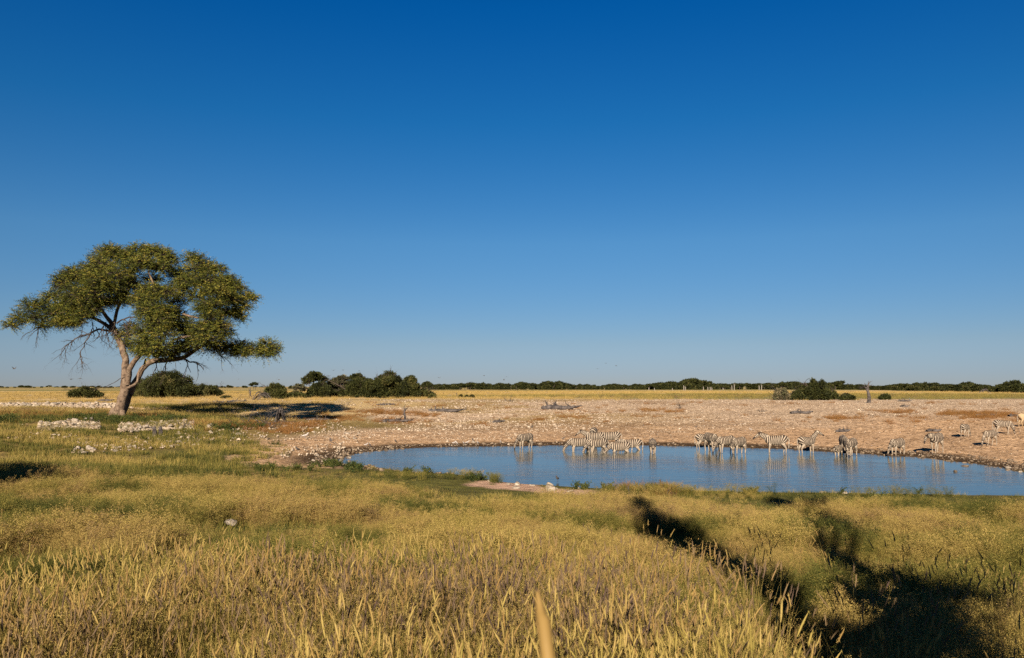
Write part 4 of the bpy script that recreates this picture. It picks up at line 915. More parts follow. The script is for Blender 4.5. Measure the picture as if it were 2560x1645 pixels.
# ------------------------------------------------------------------ dead wood
def deadwood(px, py, wpx, hpx, label, kind='log', seed=0, m=M_DEAD, name='fallen_log', cat='log'):
    rg = np.random.default_rng(3000 + seed); g = ground(px, py); k = math.hypot(g[0], g[1]) / F * math.cos(math.atan2(g[0], g[1])); Wm = wpx * k; H = hpx * k; mb = MB()
    if kind == 'log':
        y1 = rg.normal() * 0.1 * Wm
        P, rr = smooth_path([(-Wm / 2, 0, 0.10 * H), (-Wm * .2, y1, 0.25 * H), (Wm * .15, -y1, 0.22 * H), (Wm / 2, 0, 0.45 * H)], [0.20 * H + .07, 0.24 * H + .07, 0.19 * H + .06, 0.05], 0.25)
        P += rg.normal(0, 0.02 * H, P.shape); tube(mb, P, rr, 7, 0.5, rg, 0.08)
        for q in range(5):
            i = rg.integers(2, len(P) - 1); twigs(mb, rg, P[i], (rg.normal() * 0.9, rg.normal() * 0.6, 0.9), H * (0.5 + 0.6 * rg.random()), rr[i] * 0.5, 1, 5)
        tube(mb, [P[1], P[1] + (-0.1 * H, 0, 0.25 * H), P[1] + (-0.3 * H, 0, .15 * H)], [0.2 * H, 0.16 * H, 0.04], 6, 0.5, rg, 0.1)
    elif kind == 'heap':
        for q in range(int(9 + wpx * 0.10)):
            s = (rg.normal() * Wm * 0.22, rg.normal() * Wm * 0.15, 0.05 * H); dr = (s[0] * 0.8 / max(Wm, .1) * 2 + rg.normal() * 0.7, rg.normal() * 0.6, 0.5 + 0.4 * rg.random())
            twigs(mb, rg, s, dr, H * (0.55 + 0.6 * rg.random()), 0.013 * H + 0.010, 2, 4, 0.03)
    elif kind == 'arch':
        for q in range(5):
            a = -Wm / 2 + rg.random() * Wm * 0.4; b = Wm * 0.1 + rg.random() * Wm * 0.4; P, rr = smooth_path([(a, rg.normal() * .3, 0), ((a + b) / 2, rg.normal() * .3, H * (0.6 + .4 * rg.random())), (b, rg.normal() * .3, 0.02)], [0.05 * H, 0.06 * H, 0.02], 0.3)
            tube(mb, P, rr, 5, 0.5)
            for w_ in range(3): twigs(mb, rg, P[len(P) // 2], (rg.normal(), rg.normal(), -0.2), H * 0.6, 0.03 * H, 1, 4)
    else:                                                  # standing snag
        P, rr = smooth_path([(0, 0, -.1), (0.02 * H, 0, H * .3), (-0.03 * H, 0, H * .6), (0.02 * H, 0, H)], [0.085 * H, 0.075 * H, 0.05 * H, 0.008 * H], 0.2); tube(mb, P, rr, 8, 0.5, rg, 0.08)
        for q in range(7):
            i = int(len(P) * (0.3 + 0.5 * rg.random())); s = 1 if q % 2 else -1; twigs(mb, rg, P[i], (s * 0.5, rg.normal() * 0.3, 0.9), H * (0.2 + 0.2 * rg.random()), 0.03 * H, 1, 5)
    o = link(name, mb.mesh(name, None, kind == 'log'), m, None, g); return tag(o, label, cat)
DW = [(1405, 1024, 100, 22, 'long grey fallen tree with an upright snapped branch on the stony bank', 'log'), (1272, 1004, 30, 16, 'grey stump with roots at the edge of the golden grass', 'heap'),
      (1120, 1030, 96, 16, 'fallen grey trunk with raised right end left of centre', 'log'), (990, 1056, 84, 14, 'grey trunk lying flat by green turf', 'log'), (1012, 1054, 14, 38, 'slender bare dead branch standing up by the flat trunk', 'snag'),
      (1248, 1056, 30, 10, 'short dark chunk of wood on the stony bank', 'log'), (865, 1013, 22, 14, 'small dark spiky brush ball on the pale stones', 'heap'), (965, 1013, 46, 7, 'thin low dark log among pale stones', 'log'),
      (1142, 993, 8, 12, 'tiny grey stump beside three little shrubs', 'snag'), (1700, 1022, 14, 22, 'small upright bent snag by reddish brush', 'heap'), (1905, 1030, 24, 12, 'small grey twig pile right of centre on the bank', 'heap'), (2005, 1034, 56, 12, 'low grey log with dark shadow on the right bank', 'log'),
      (2172, 1007, 14, 54, 'tall bare dead tree with pointed broken top on the right plain', 'snag'), (2262, 1017, 22, 6, 'small black log beyond the right bank', 'log'), (2262, 1004, 36, 7, 'low dark branch at the edge of the right plain', 'log'),
      (1955, 1000, 22, 44, 'twisted dead stems rising from the grey bush', 'heap'), (600, 996, 18, 12, 'small arched heap of grey sticks on golden grass', 'heap'), (627, 997, 26, 14, 'heap of grey roots below the tiny umbrella tree', 'heap'), (625, 990, 6, 24, 'pale forked dead stem standing on golden grass', 'snag'),
      (658, 1001, 54, 22, 'arching grey fallen branches left of the bright green bush', 'arch'), (546, 1007, 30, 8, 'dark broken log on golden grass, nearest the trunk', 'log'), (592, 1006, 52, 10, 'long brown decaying log on golden grass', 'log'), (265, 1003, 44, 9, 'dark weathered log with pale end just left of the big trunk', 'log'),
      (640, 1062, 96, 50, 'tangle of bare thorny branches in front of the tree shadow', 'heap'), (705, 1056, 34, 40, 'forked pale dead branches standing in the tree shadow', 'arch'), (690, 1072, 50, 24, 'low grey twig heap beside brown brush', 'heap'), (450, 1070, 40, 30, 'thin bare shrub over the row of white rocks', 'heap'),
      (475, 1031, 22, 10, 'dark lump of wood at the left end of the tree shadow', 'log'), (795, 1052, 60, 12, 'greyish log half in the tree shadow', 'log'), (2462, 1040, 50, 8, 'dark grey log lying in reddish brush at far right', 'log'), (2540, 1041, 36, 8, 'grey log beside the pale zebra at the right edge', 'log'),
      (2108, 1080, 36, 12, 'crooked dark branch lying on sand behind the far shore', 'log'), (2335, 1079, 38, 10, 'dark stick above the zebra walking on the shore', 'log'), (2460, 982, 40, 12, 'pale grey fallen tree at the foot of the right treeline', 'arch'), (1660, 1238, 46, 26, 'tangle of reddish dead stems behind the grassy mound', 'heap'),
      (1572, 1238, 8, 28, 'thin curved reddish dead stem on the near shore', 'snag'), (1652, 1222, 8, 30, 'pale broken stalk sticking up from the grassy mound', 'snag')]
for i, (px, py, wp, hp, lab, kd) in enumerate(DW):
    nm, ct = {'log': ('fallen_log', 'log'), 'heap': ('brushwood', 'dead branches'), 'arch': ('fallen_branches', 'dead branches'), 'snag': ('dead_tree', 'dead tree')}[kd]
    deadwood(px, py, wp, hp, lab, kd, i, M_DEAD, nm, ct)
# two weathered stumps in front of the big tree
for px, lab in ((386, 'short grey standing stump among white rocks, left one of two'), (401, 'short grey standing stump with dark side, right one of two')):
    g = ground(px, 1091); k = g[1] / F; mb = MB(); tube(mb, [(0, 0, -.1), (0.03, 0, 12 * k), (-.05, 0, 24 * k)], [6 * k, 5 * k, 3 * k], 8, 0.5, rg, 0.15)
    tag(link('tree_stump', mb.mesh('tree_stump', None), M_DEAD, None, g), lab, 'stump')

# ------------------------------------------------------------------ zebras
def zebra_mat():
    m, t, b = mat('zebra_coat'); b.inputs['Roughness'].default_value = 0.7
    a = nd(t, 'ShaderNodeAttribute', attribute_name='phase'); g = nd(t, 'ShaderNodeAttribute', attribute_name='coat')
    tc = t.nodes.new('ShaderNodeTexCoord')
    nz = nd(t, 'ShaderNodeTexNoise', Scale=5.0, Detail=3.0); t.links.new(tc.outputs['Object'], nz.inputs['Vector'])
    s1 = nd(t, 'ShaderNodeMath', operation='MULTIPLY_ADD'); s1.inputs[1].default_value = 3.0; t.links.new(nz.outputs['Fac'], s1.inputs[0]); t.links.new(a.outputs['Fac'], s1.inputs[2])
    sn = nd(t, 'ShaderNodeMath', operation='SINE'); t.links.new(s1.outputs[0], sn.inputs[0])
    sp = t.nodes.new('ShaderNodeSeparateColor'); t.links.new(g.outputs['Color'], sp.inputs[0])   # R stripe width, G darkness, B brown
    ad = nd(t, 'ShaderNodeMath', operation='ADD'); t.links.new(sn.outputs[0], ad.inputs[0]); t.links.new(sp.outputs[0], ad.inputs[1])
    mr = nd(t, 'ShaderNodeMapRange'); mr.inputs[1].default_value = 0.35; mr.inputs[2].default_value = 0.75; t.links.new(ad.outputs[0], mr.inputs[0])
    lt = nd(t, 'ShaderNodeMix', data_type='RGBA'); lt.inputs[6].default_value = (0.32, 0.258, 0.192, 1); lt.inputs[7].default_value = (0.19, 0.12, 0.065, 1); t.links.new(sp.outputs[2], lt.inputs[0])
    mx = nd(t, 'ShaderNodeMix', data_type='RGBA'); mx.inputs[7].default_value = (0.030, 0.021, 0.016, 1); t.links.new(mr.outputs[0], mx.inputs[0]); t.links.new(lt.outputs[2], mx.inputs[6])
    dk = nd(t, 'ShaderNodeMix', data_type='RGBA'); dk.inputs[7].default_value = (0.022, 0.016, 0.014, 1); t.links.new(sp.outputs[1], dk.inputs[0]); t.links.new(mx.outputs[2], dk.inputs[6])
    t.links.new(dk.outputs[2], b.inputs['Base Color']); return m
M_ZEBRA = zebra_mat()
M_MANE = noise_mat('zebra_mane', (0.022, 0.016, 0.012), (0.05, 0.035, 0.025), 9, 0.8, 0)
M_TAIL = noise_mat('zebra_tail', (0.05, 0.035, 0.025), (0.5, 0.42, 0.33), 6, 0.8, 0)
NECK = {   # neck base -> neck -> poll -> brow -> nose -> muzzle, the animal faces +x
 'down': [(0.60, 0, 1.10), (0.86, 0, 0.90), (1.05, 0, 0.66), (1.13, 0, 0.52), (1.20, 0, 0.24), (1.215, 0, 0.14)],
 'graze': [(0.60, 0, 1.06), (0.84, 0, 0.78), (1.00, 0, 0.48), (1.08, 0, 0.37), (1.17, 0, 0.12), (1.18, 0, 0.05)],
 'low': [(0.60, 0, 1.14), (0.88, 0, 1.17), (1.12, 0, 1.14), (1.22, 0, 1.05), (1.32, 0, 0.80), (1.345, 0, 0.70)],
 'level': [(0.60, 0, 1.18), (0.86, 0, 1.30), (1.08, 0, 1.40), (1.20, 0, 1.34), (1.42, 0, 1.16), (1.50, 0, 1.09)],
 'up': [(0.58, 0, 1.20), (0.78, 0, 1.42), (0.93, 0, 1.63), (1.05, 0, 1.61), (1.30, 0, 1.44), (1.385, 0, 1.37)]}
def zebra_meshes(pose, turn=0.0, stride=0.0):
    """one closed body with stripes running from a per-vertex phase, plus mane and tail"""
    N = [np.array(p, float) for p in NECK[pose]]
    if turn:                                              # swing neck and head sideways
        for i in range(1, 6):
            a = turn * min(1, i / 3.0); q = N[i] - N[0]; c, s = math.cos(a), math.sin(a); N[i] = N[0] + np.array([q[0] * c - q[1] * s, q[0] * s + q[1] * c, q[2]])
    B = []                                                # bones: p0, r0, p1, r1, lateral squash, kind
    def bone(a, ra, b, rb, sq=1.0, kind='body'): B.append((np.array(a, float), ra, np.array(b, float), rb, sq, kind))
    bone((-0.66, 0, 1.13), .17, (-0.50, 0, 1.08), .285, .86); bone((-0.50, 0, 1.06), .285, (-0.15, 0, 1.00), .325, .92); bone((-0.15, 0, 1.00), .325, (0.2, 0, 0.99), .32, .88)
    bone((0.2, 0, 0.99), .32, (0.45, 0, 1.02), .29, .76); bone((0.45, 0, 1.04), .28, N[0], .21, .70)
    bone(N[0], .215, N[1], .165, .62, 'neck'); bone(N[1], .165, N[2], .115, .66, 'neck'); bone(N[2], .095, N[3], .092, .75, 'neck'); bone(N[3], .092, N[4], .058, .72, 'head'); bone(N[4], .058, N[5], .05, .9, 'muzzle')
    hd = (N[4] - N[3]) / np.linalg.norm(N[4] - N[3]); upv = np.array([0, 0, 1.0]) - hd * hd[2]; upv /= np.linalg.norm(upv) + 1e-9; lat = np.cross(hd, upv)
    bone(N[3] - upv * .05, .075, N[3] * .45 + N[4] * .55 - upv * .04, .05, .7, 'head')
    for s in (-1, 1):
        e = N[2] + lat * s * 0.055 + upv * 0.06 - hd * 0.02; bone(e, .028, e + upv * 0.13 + lat * s * 0.035 - hd * 0.05, .018, .6, 'ear')
        st = stride * s
        bone((0.42, s * .11, .92), .15, (0.42, s * .14, .70), .088, .8, 'leg'); bone((0.42, s * .14, .70), .085, (0.44 + st * .10, s * .13, .42), .048, 1, 'leg')
        bone((0.44 + st * .10, s * .13, .42), .048, (0.43 + st * .20, s * .13, .14), .033, 1, 'leg'); bone((0.43 + st * .20, s * .13, .14), .034, (0.46 + st * .22, s * .13, .03), .042, 1, 'leg')
        bone((-.52, s * .12, .98), .20, (-.44, s * .15, .76), .125, .8, 'leg'); bone((-.44, s * .15, .76), .12, (-.63 - st * .06, s * .14, .48), .058, 1, 'leg')
        bone((-.63 - st * .06, s * .14, .48), .052, (-.58 - st * .16, s * .14, .14), .034, 1, 'leg'); bone((-.58 - st * .16, s * .14, .14), .035, (-.55 - st * .18, s * .14, .03), .042, 1, 'leg')
    V0, F0 = ico_np(2); vs = []; fs = []; n = 0
    for a, ra, b, rb, sq, kind in B:
        L = np.linalg.norm(b - a); m = max(2, int(L / (0.35 * min(ra, rb))) + 1)
        for k in range(m):
            t = k / (m - 1); r = ra + (rb - ra) * t; c = a + (b - a) * t
            vs.append(V0 * np.array([r, r * sq, r]) + c); fs.append(F0 + n); n += len(V0)
    me = tri_mesh('zebra_rough', np.concatenate(vs), np.concatenate(fs), M_ZEBRA)
    ob = bpy.data.objects.new('tmp', me); S.collection.objects.link(ob)
    rm = ob.modifiers.new('r', 'REMESH'); rm.mode = 'VOXEL'; rm.voxel_size = 0.021; rm.use_smooth_shade = True
    sm = ob.modifiers.new('s', 'SMOOTH'); sm.iterations = 5; sm.factor = 0.5
    dg = bpy.context.evaluated_depsgraph_get(); out = bpy.data.meshes.new_from_object(ob.evaluated_get(dg)); bpy.data.objects.remove(ob); bpy.data.meshes.remove(me)
    out.name = 'zebra_body'
    V = np.zeros(len(out.vertices) * 3, np.float32); out.vertices.foreach_get('co', V); V = V.reshape(-1, 3).astype(float)
    lam = 0.135; x, y, z = V.T
    piv = np.array([-0.16, 0.62]); th = np.arctan2(-(x - piv[0]), z - piv[1])     # 0 straight above the pivot, growing towards the rump
    ph = np.where(x > piv[0], -(x - piv[0]) / lam, th * 0.56 / lam)
    ph = ph * 2 * np.pi
    # distance to neck and head bones decides where the neck's own rings take over
    def near(bones):
        D = np.full(len(V), 9.0); T = np.zeros(len(V)); acc = 0.0
        for a, ra, b, rb, sq, kd in bones:
            e = b - a; L = np.linalg.norm(e); t = np.clip(((V - a) @ e) / (L * L), 0, 1); dd = np.linalg.norm(V - (a + t[:, None] * e), axis=1) - (ra + (rb - ra) * t)
            k = dd < D; D[k] = dd[k]; T[k] = acc + t[k] * L; acc += L
        return D, T
    nk = [b for b in B if b[5] == 'neck']; hd_b = [b for b in B if b[5] == 'head'][:1]; lg = [b for b in B if b[5] == 'leg']; bd = [b for b in B if b[5] == 'body']; mz = [b for b in B if b[5] == 'muzzle']; er = [b for b in B if b[5] == 'ear']
    Dn, Tn = near(nk + hd_b); Db, _ = near(bd); Dl, _ = near(lg); Dm, _ = near(mz); De, _ = near(er); Dh, _ = near(hd_b)
    ph0 = -(0.60 - piv[0]) / lam * 2 * np.pi
    ph = np.where(Dn < Db - 0.004, ph0 - Tn / 0.095 * 2 * np.pi, ph)
    leg = ss(Db - Dl, -0.01, 0.05) * (Dn > 0.05)
    ph = np.where((leg > 0.5) & (z < 0.75), z / 0.085 * 2 * np.pi, ph)
    wid = 0.98 - 0.85 * leg * ss(-z, -0.85, -0.45) - 0.9 * ss(-z, -0.86, -0.76) * (np.abs(x) < 0.62) * (Dn > 0.03)
    wid = np.where(Dh < Dn + 0.004, 0.85, wid)
    dark = np.maximum(ss(-Dm, -0.025, 0.0), 0.95 * ((z < 0.05) & (Dl < 0.02))); dark = np.maximum(dark, 0.9 * ((np.abs(y) < 0.022) & (x < 0.5) & (x > -0.7) & (z > 1.2)))
    dark = np.maximum(dark, 0.5 * (De < 0.0))
    brown = 0.30 * ss(x, -0.7, 0.1) * (Dn > 0) * ss(z, 0.9, 1.3)
    c4 = np.ones((len(V), 4), np.float32); c4[:, 0] = np.clip(wid, 0, 1); c4[:, 1] = dark; c4[:, 2] = brown
    out.attributes.new('phase', 'FLOAT', 'POINT').data.foreach_set('value', ph.astype(np.float32))
    out.attributes.new('coat', 'FLOAT_COLOR', 'POINT').data.foreach_set('color', c4.ravel())
    # mane: an upright brush along the crest
    crest = []; rr_ = [.17, .125, .085, .07]
    for i, p in enumerate([N[0], N[1], N[2], N[3]]):
        q = N[min(i + 1, 3)] - N[max(i - 1, 0)]; q /= np.linalg.norm(q); up = np.array([0, 0, 1.0]) - q * q[2]; up /= np.linalg.norm(up) + 1e-9
        crest.append((p + up * rr_[i] * 0.95, up))
    pts, _ = smooth_path([c[0] for c in crest], [1] * 4, 0.04); ups, _ = smooth_path([c[1] for c in crest], [1] * 4, 0.04); k = min(len(pts), len(ups)); mm = MB()
    rg = np.random.default_rng(4)
    for i in range(k - 1):
        h = 0.085 * (0.6 + 0.4 * math.sin(math.pi * (i + 1) / k)) + rg.normal() * 0.008
        tube(mm, [pts[i] - ups[i] * .03, pts[i] + ups[i] * h * .6, pts[i] + ups[i] * h], [0.030, 0.022, 0.008], 5, 0.5)
    mane = mm.mesh('zebra_mane', None); mane.materials.append(M_MANE)
    tl = MB(); P, r = smooth_path([(-.80, 0, 1.20), (-.88, .01, 1.05), (-.87, .02, .82), (-.85, .03, .62), (-.84, .03, .45)], [.035, .03, .026, .05, .012], 0.05); tube(tl, P, r, 7, 0.5)
    tail = tl.mesh('zebra_tail', None, True); tail.materials.append(M_TAIL)
    return out, mane, tail
_z = {}
def zebra(px, py, head, pose, sub, sc, label, turn=0.0, stride=0.0, mtl=None, place=None):
    key = (pose, turn, stride)
    if key not in _z: _z[key] = zebra_meshes(*key)
    p = onplane(px, py, 0.0) if sub > 0 else ground(px, py)
    root = empty('zebra', (p[0], p[1], p[2] - sub - (0.0 if sub else 0.02)), R(head), sc)
    tag(root, label, 'zebra', 'zebras at the waterhole')
    for nm, me in zip(('body', 'mane', 'tail'), _z[key]):
        o = link(nm, me, None, root)
        if mtl and nm == 'body': o.material_slots[0].link = 'OBJECT'; o.material_slots[0].material = mtl
    return root
ZB = [
 (1313, 1121, 226, 'down', .15, .97, 'lone zebra drinking at the left, well apart from the others'),
 (1487, 1118, 182, 'level', .18, 1.0, 'zebra holding its head level at the back of the dense left cluster'),
 (1485, 1109, 75, 'graze', 0, 1.0, 'grey looking zebra seen from behind on the shore, topmost of the dense cluster'),
 (1526, 1118, 178, 'down', .14, 1.0, 'zebra with bright pale rump standing broadside behind the dense cluster'),
 (1448, 1128, 190, 'down', .36, 1.0, 'zebra drinking at the left front of the dense cluster'),
 (1494, 1129, 203, 'down', .38, 1.0, 'brownish zebra drinking in the middle front of the dense cluster'),
 (1550, 1131, 185, 'down', .58, 1.0, 'belly deep zebra at the right front of the dense cluster'),
 (1578, 1125, 176, 'low', .50, .98, 'zebra wading at the right end of the dense cluster'),
 (1632, 1132, 262, 'down', .34, 1.0, 'zebra facing the viewer alone between the two herds, drinking'),
 (1762, 1121, 12, 'down', .12, .92, 'small zebra with its pale rump to the left, first of the middle group'),
 (1778, 1127, 285, 'down', .10, 1.05, 'dark zebra facing the viewer with lowered head in the middle group'),
 (1815, 1132, 208, 'down', .14, 1.0, 'zebra drinking broadside in the centre of the middle group'),
 (1847, 1135, 222, 'down', .16, 1.0, 'zebra at the right end of the middle group turned half to the viewer'),
 (1940, 1132, 176, 'level', .16, 1.05, 'zebra standing broadside with raised head facing left'),
 (2018, 1131, 24, 'up', .20, 1.0, 'brownish zebra looking away to the right with raised neck'),
 (2096, 1139, 232, 'low', .30, .75, 'pale young zebra in front of the pair standing in the water'),
 (2110, 1131, 255, 'down', .12, 1.0, 'grey zebra partly hidden behind the young zebra'),
 (2128, 1139, 228, 'down', .16, 1.0, 'zebra with bold stripes at the right of the young one, head down'),
 (2244, 1139, 214, 'down', .10, .95, 'zebra drinking alone between the trio and the one on the shore'),
 (2342, 1133, 222, 'low', 0, 1.05, 'zebra walking down to the water with arched neck'),
 (2414, 1093, 38, 'graze', 0, .85, 'smaller zebra grazing on the right bank facing away'),
 (2476, 1114, 208, 'graze', 0, .88, 'slim zebra on the right bank with its rump toward the two behind'),
 (2508, 1087, -6, 'graze', 0, .95, 'zebra grazing broadside on the right bank, head to the right'),
 (2566, 1067, 4, 'low', 0, .95, 'pale tawny zebra cut off by the right edge of the view')]
M_TAWNY = noise_mat('tawny_coat', (0.30, 0.19, 0.09), (0.42, 0.31, 0.19), 3, 0.8, 0.1)
for i, a in enumerate(ZB):
    zebra(*a, turn=[0.0, 0.0, 0.45, 0.0, -0.35][i % 5], stride=0.55 if a[4] == 0 else (0.0, 0.3)[i % 2], mtl=M_TAWNY if i == 23 else None)

# ------------------------------------------------------------------ birds
M_BIRD = noise_mat('dark_feathers', (0.05, 0.045, 0.045), (0.14, 0.12, 0.11), 8, 0.8, 0)
M_DOVE = noise_mat('pale_feathers', (0.30, 0.26, 0.24), (0.55, 0.50, 0.46), 8, 0.8, 0)
def flying_bird_mesh(flap):
    mb = MB(); tube(mb, [(-.22, 0, 0), (-.10, 0, 0), (.05, 0, .01), (.16, 0, .02), (.24, 0, .02)], [.015, .05, .065, .04, .01], 6)
    for s in (-1, 1):
        P = np.array([(.08, s * .04, .02), (-.08, s * .04, .02), (.10, s * .28, .02 + flap * .5), (-.04, s * .28, .02 + flap * .5), (.0, s * .55, .02 + flap), (-.03, s * .55, .02 + flap)])
        P2 = P - np.array([0, 0, .012]); V = np.concatenate([P, P2]); mb.add(V, [[0, 1, 3, 2], [2, 3, 5, 4], [6, 8, 9, 7], [8, 10, 11, 9], [0, 2, 8, 6], [2, 4, 10, 8], [1, 7, 9, 3], [3, 9, 11, 5]])
    mb.add([(-.2, -.03, 0), (-.2, .03, 0), (-.34, .06, 0), (-.34, -.06, 0)], [[0, 1, 2, 3]])
    me = mb.mesh('flying_bird', None); me.materials.append(M_BIRD); return me
_fb = [flying_bird_mesh(f) for f in (0.28, 0.05, -0.15)]
for i, (px, py) in enumerate([(35, 922), (178, 948), (200, 946), (484, 950), (596, 948), (697, 949), (833, 926), (858, 925), (898, 927), (1098, 945), (1210, 939), (1266, 942), (1260, 950), (1493, 922), (1540, 914), (1170, 958), (1515, 908), (470, 951)]):
    Y = 150.0 + 8 * (i % 5); p = atdepth(px, py, Y); o = link('flying_bird', _fb[i % 3], None, None, p); o.rotation_euler = (0, 0, i * 1.3); o.scale = (0.8,) * 3 if i > 2 else (1.3,) * 3
    side = 'left of the big tree' if px < 220 else ('between the big tree and the thicket' if px < 760 else ('above the thicket of thorn trees' if px < 1000 else 'over the middle of the plain'))
    tag(o, 'tiny dark bird flying low ' + side, 'bird', 'birds flying ' + side)
def ground_bird_mesh():
    mb = MB(); P, r = smooth_path([(-.20, 0, .13), (-.10, 0, .15), (.02, 0, .17), (.10, 0, .21), (.13, 0, .27), (.16, 0, .29), (.22, 0, .28)], [.008, .04, .065, .05, .03, .032, .004], 0.02); tube(mb, P, r, 7)
    for s in (-1, 1): tube(mb, [(0.0, s * .025, .12), (.01, s * .025, .05), (0, s * .025, 0)], [.010, .006, .005], 4); tube(mb, [(0, s * .025, .005), (.05, s * .025, .005)], [.006, .003], 4)
    return mb.mesh('ground_bird', None, True)
_gb = []
for mm_ in (M_BIRD, M_DOVE): me = ground_bird_mesh(); me.materials.append(mm_); _gb.append(me)
for i, (px, py, c, s) in enumerate([(763, 1096, 1, 1.5), (827, 1108, 0, 1.4), (745, 1130, 0, 1.2), (915, 1116, 1, .9), (925, 1117, 0, .9), (990, 1108, 0, 1.0), (1135, 1111, 1, .9), (1142, 1112, 1, .9), (1160, 1112, 1, .9), (1168, 1110, 1, .9), (1182, 1103, 0, .9), (1195, 1111, 1, .9),
                                   (1740, 1070, 0, .8), (1877, 1077, 1, .9), (1394, 1204, 0, 1.0), (1330, 1070, 0, .9), (1098, 1049, 0, .8), (1252, 1108, 1, .8), (1408, 1100, 0, .9)]):
    g = ground(px, py); g[2] = max(g[2], 0.0); o = link('ground_bird', _gb[c], None, None, g); o.rotation_euler = (0, 0, i * 2.1); o.scale = (s,) * 3
    where = 'at the left end of the sandy shore' if px < 1000 else ('on the mud left of the lone zebra' if px < 1260 else 'on the stony bank behind the zebras')
    if i == 14: tag(o, 'small dark wading bird at the near waterline', 'bird')
    else: tag(o, ('small dark bird ' if c == 0 else 'small pale bird ') + 'standing ' + where, 'bird', ('dark' if c == 0 else 'pale') + ' birds ' + where)

# ------------------------------------------------------------------ the out-of-focus stalk close to the lens
tip = ray(1344, 1478) * 0.52; b1 = ray(1372, 1660) * 0.50; dn = b1 - tip
P, r = smooth_path([tip + (0, 0, CZ), tip + dn * .35 + (0, 0, CZ), b1 + (0, 0, CZ), b1 + dn * 2.5 + (0, 0.02, CZ - .1), (b1[0] + 0.10, 0.62, CZ - 1.2), (b1[0] + 0.13, 0.66, 2.4)], [.0012, .0038, .0050, .0052, .005, .005], 0.04)
mb = MB(); tube(mb, P, r, 8, 0.5); tag(link('grass_stalk', mb.mesh('grass_stalk', None, True), noise_mat('golden_stalk', (0.22, 0.135, 0.04), (0.31, 0.20, 0.065), 14, 0.6, 0)), 'blurred golden dry stalk rising close to the viewer at the bottom edge', 'stalk')

# ------------------------------------------------------------------ trees beside and behind the viewer: out of the picture, their shade falls into it
def shade_tree(name, base, blobs, label, dens=120, leaf=0.14):
    """blobs: (pixel x, pixel y, metres across, metres along, metres up the ray) of each patch of shade"""
    root = empty(name, base); tag(root, label, 'tree'); rg = np.random.default_rng(8); lobes = []; tb = MB()
    for bl_ in blobs:                                    # half sizes of the patch of shade in pixels of the photograph, or a place in the world
        if len(bl_) == 6:
            x_, y_, up_, rx, rz, s = bl_; c = np.array([x_, y_, hz(x_, y_) + up_]) + np.array(SUN_DIR) * s - np.array(base); lobes.append((c, (rx, 1.0, rz)))
            continue
        px, py, wp, hp, s = bl_
        g = ground(px, py, LIFT(py)); Yd = g[1]; rx = wp * Yd / F; rz = max(0.10, (hp * Yd * Yd / (F * (CZ - g[2]))) * math.sin(SUN_EL)) * 1.35; c = g + np.array(SUN_DIR) * s - np.array(base); lobes.append((c, (rx, 0.35 + 0.3 * rx, rz)))
        P, rr = smooth_path([(0, 0, min(0.8, c[2] * .3)), (c[0] * .35, c[1] * .3, c[2] * .55), tuple(c)], [0.11, 0.07, 0.02], 0.3); tube(tb, P, rr, 6)
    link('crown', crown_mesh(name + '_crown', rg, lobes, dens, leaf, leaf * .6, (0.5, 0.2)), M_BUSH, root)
    tube(tb, [(0, 0, -.2), (0, 0, .5), (0, 0, .9)], [.16, .13, .11], 8); link('trunk', tb.mesh('trunk', None, True), M_DARKBARK, root)
def LIFT(py): return 0.30 + 0.38 * float(ss(py, 1380, 1560)) + (0.22 if py < 1200 else 0)
def gz(x, y): return (x, y, hz(x, y))
L_ = lambda px, py, yb: float((ground(px, py, LIFT(py))[1] - yb) / (math.cos(SHADOW_AZ) * math.cos(SUN_EL)))
bl = []
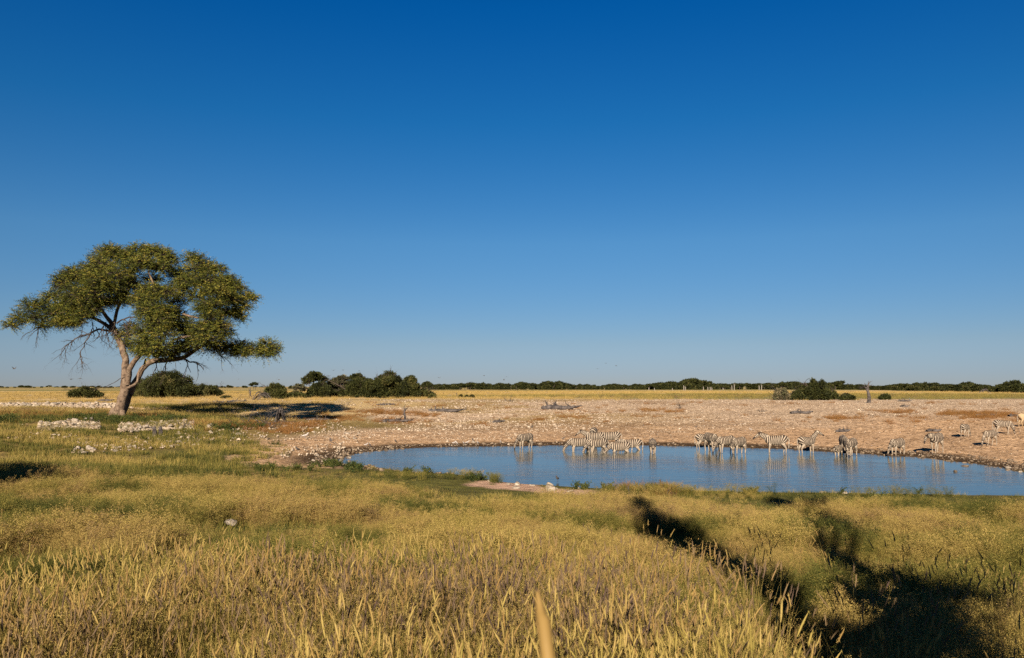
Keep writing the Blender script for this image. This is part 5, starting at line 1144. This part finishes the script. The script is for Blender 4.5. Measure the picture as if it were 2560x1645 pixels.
for (px, py, rx, rz) in [(1602,1275,30,22),(1635,1312,52,38),(1690,1335,62,42),(1755,1358,62,44),(1820,1388,58,44),(1880,1418,54,42),(1940,1450,50,40),(1995,1478,42,30),(2055,1515,40,30),
                         (1962,1243,40,12),(2010,1262,42,15),(2050,1292,34,18),(2078,1336,44,30),(2095,1385,46,34),(2125,1435,52,40),
                         (2170,1475,50,34),(2240,1492,66,40),(2340,1485,80,44),(2430,1474,56,30),(2280,1560,110,80),(2390,1550,66,60),(2320,1645,120,80),(2190,1545,56,46),(2240,1630,70,56),(2150,1600,40,40),(2450,1540,40,36)]:
    bl.append((px, py, rx, rz, L_(px, py, -1.6)))
shade_tree('shade_tree', gz(1.5, -2.6), bl, 'small leafy tree just behind the viewer throwing ragged shade on the grass')

g_ = ground(40, 1168, LIFT(1168)); sp_ = 6.5; bx_ = g_ + np.array(SUN_DIR) * sp_
shade_tree('shade_bush', gz(bx_[0] - 0.8, bx_[1]), [((p_ - 1280) / F * Y_, Y_, 0.45, 1.05, 0.62, sp_ + (Y_ - 24) * 0.9) for Y_, p_ in [(25, 0), (27.5, 5), (27.5, 80), (30, 0), (30, 85), (32.5, 10), (32.5, 95), (35, 0), (35, 70), (37.5, 20)]], 'small tree standing just outside the left edge and shading the grass', dens=60, leaf=0.2)

# ------------------------------------------------------------------ where several things still share a label, say which one by its order from the left
_ord = ['first', 'second', 'third', 'fourth', 'fifth', 'sixth', 'seventh', 'eighth', 'ninth', 'tenth', 'eleventh', 'twelfth', 'thirteenth', 'fourteenth', 'fifteenth', 'sixteenth', 'seventeenth', 'eighteenth', 'nineteenth', 'twentieth']
_by = {}
for o in S.objects:
    if o.parent is None and o.get('label'): _by.setdefault(o['label'], []).append(o)
for lab, L in _by.items():
    if 1 < len(L) <= 20:
        L.sort(key=lambda o: o.location[0] / max(o.location[1], 0.1))
        for k_, o in enumerate(L):
            t_ = lab
            for w_ in (' the ', ' pale ', ' of '):
                if len((t_ + ' x x x').split()) > 16: t_ = t_.replace(w_, ' ')
            o['label'] = t_ + (', leftmost' if k_ == 0 else ', %s from left' % _ord[k_])
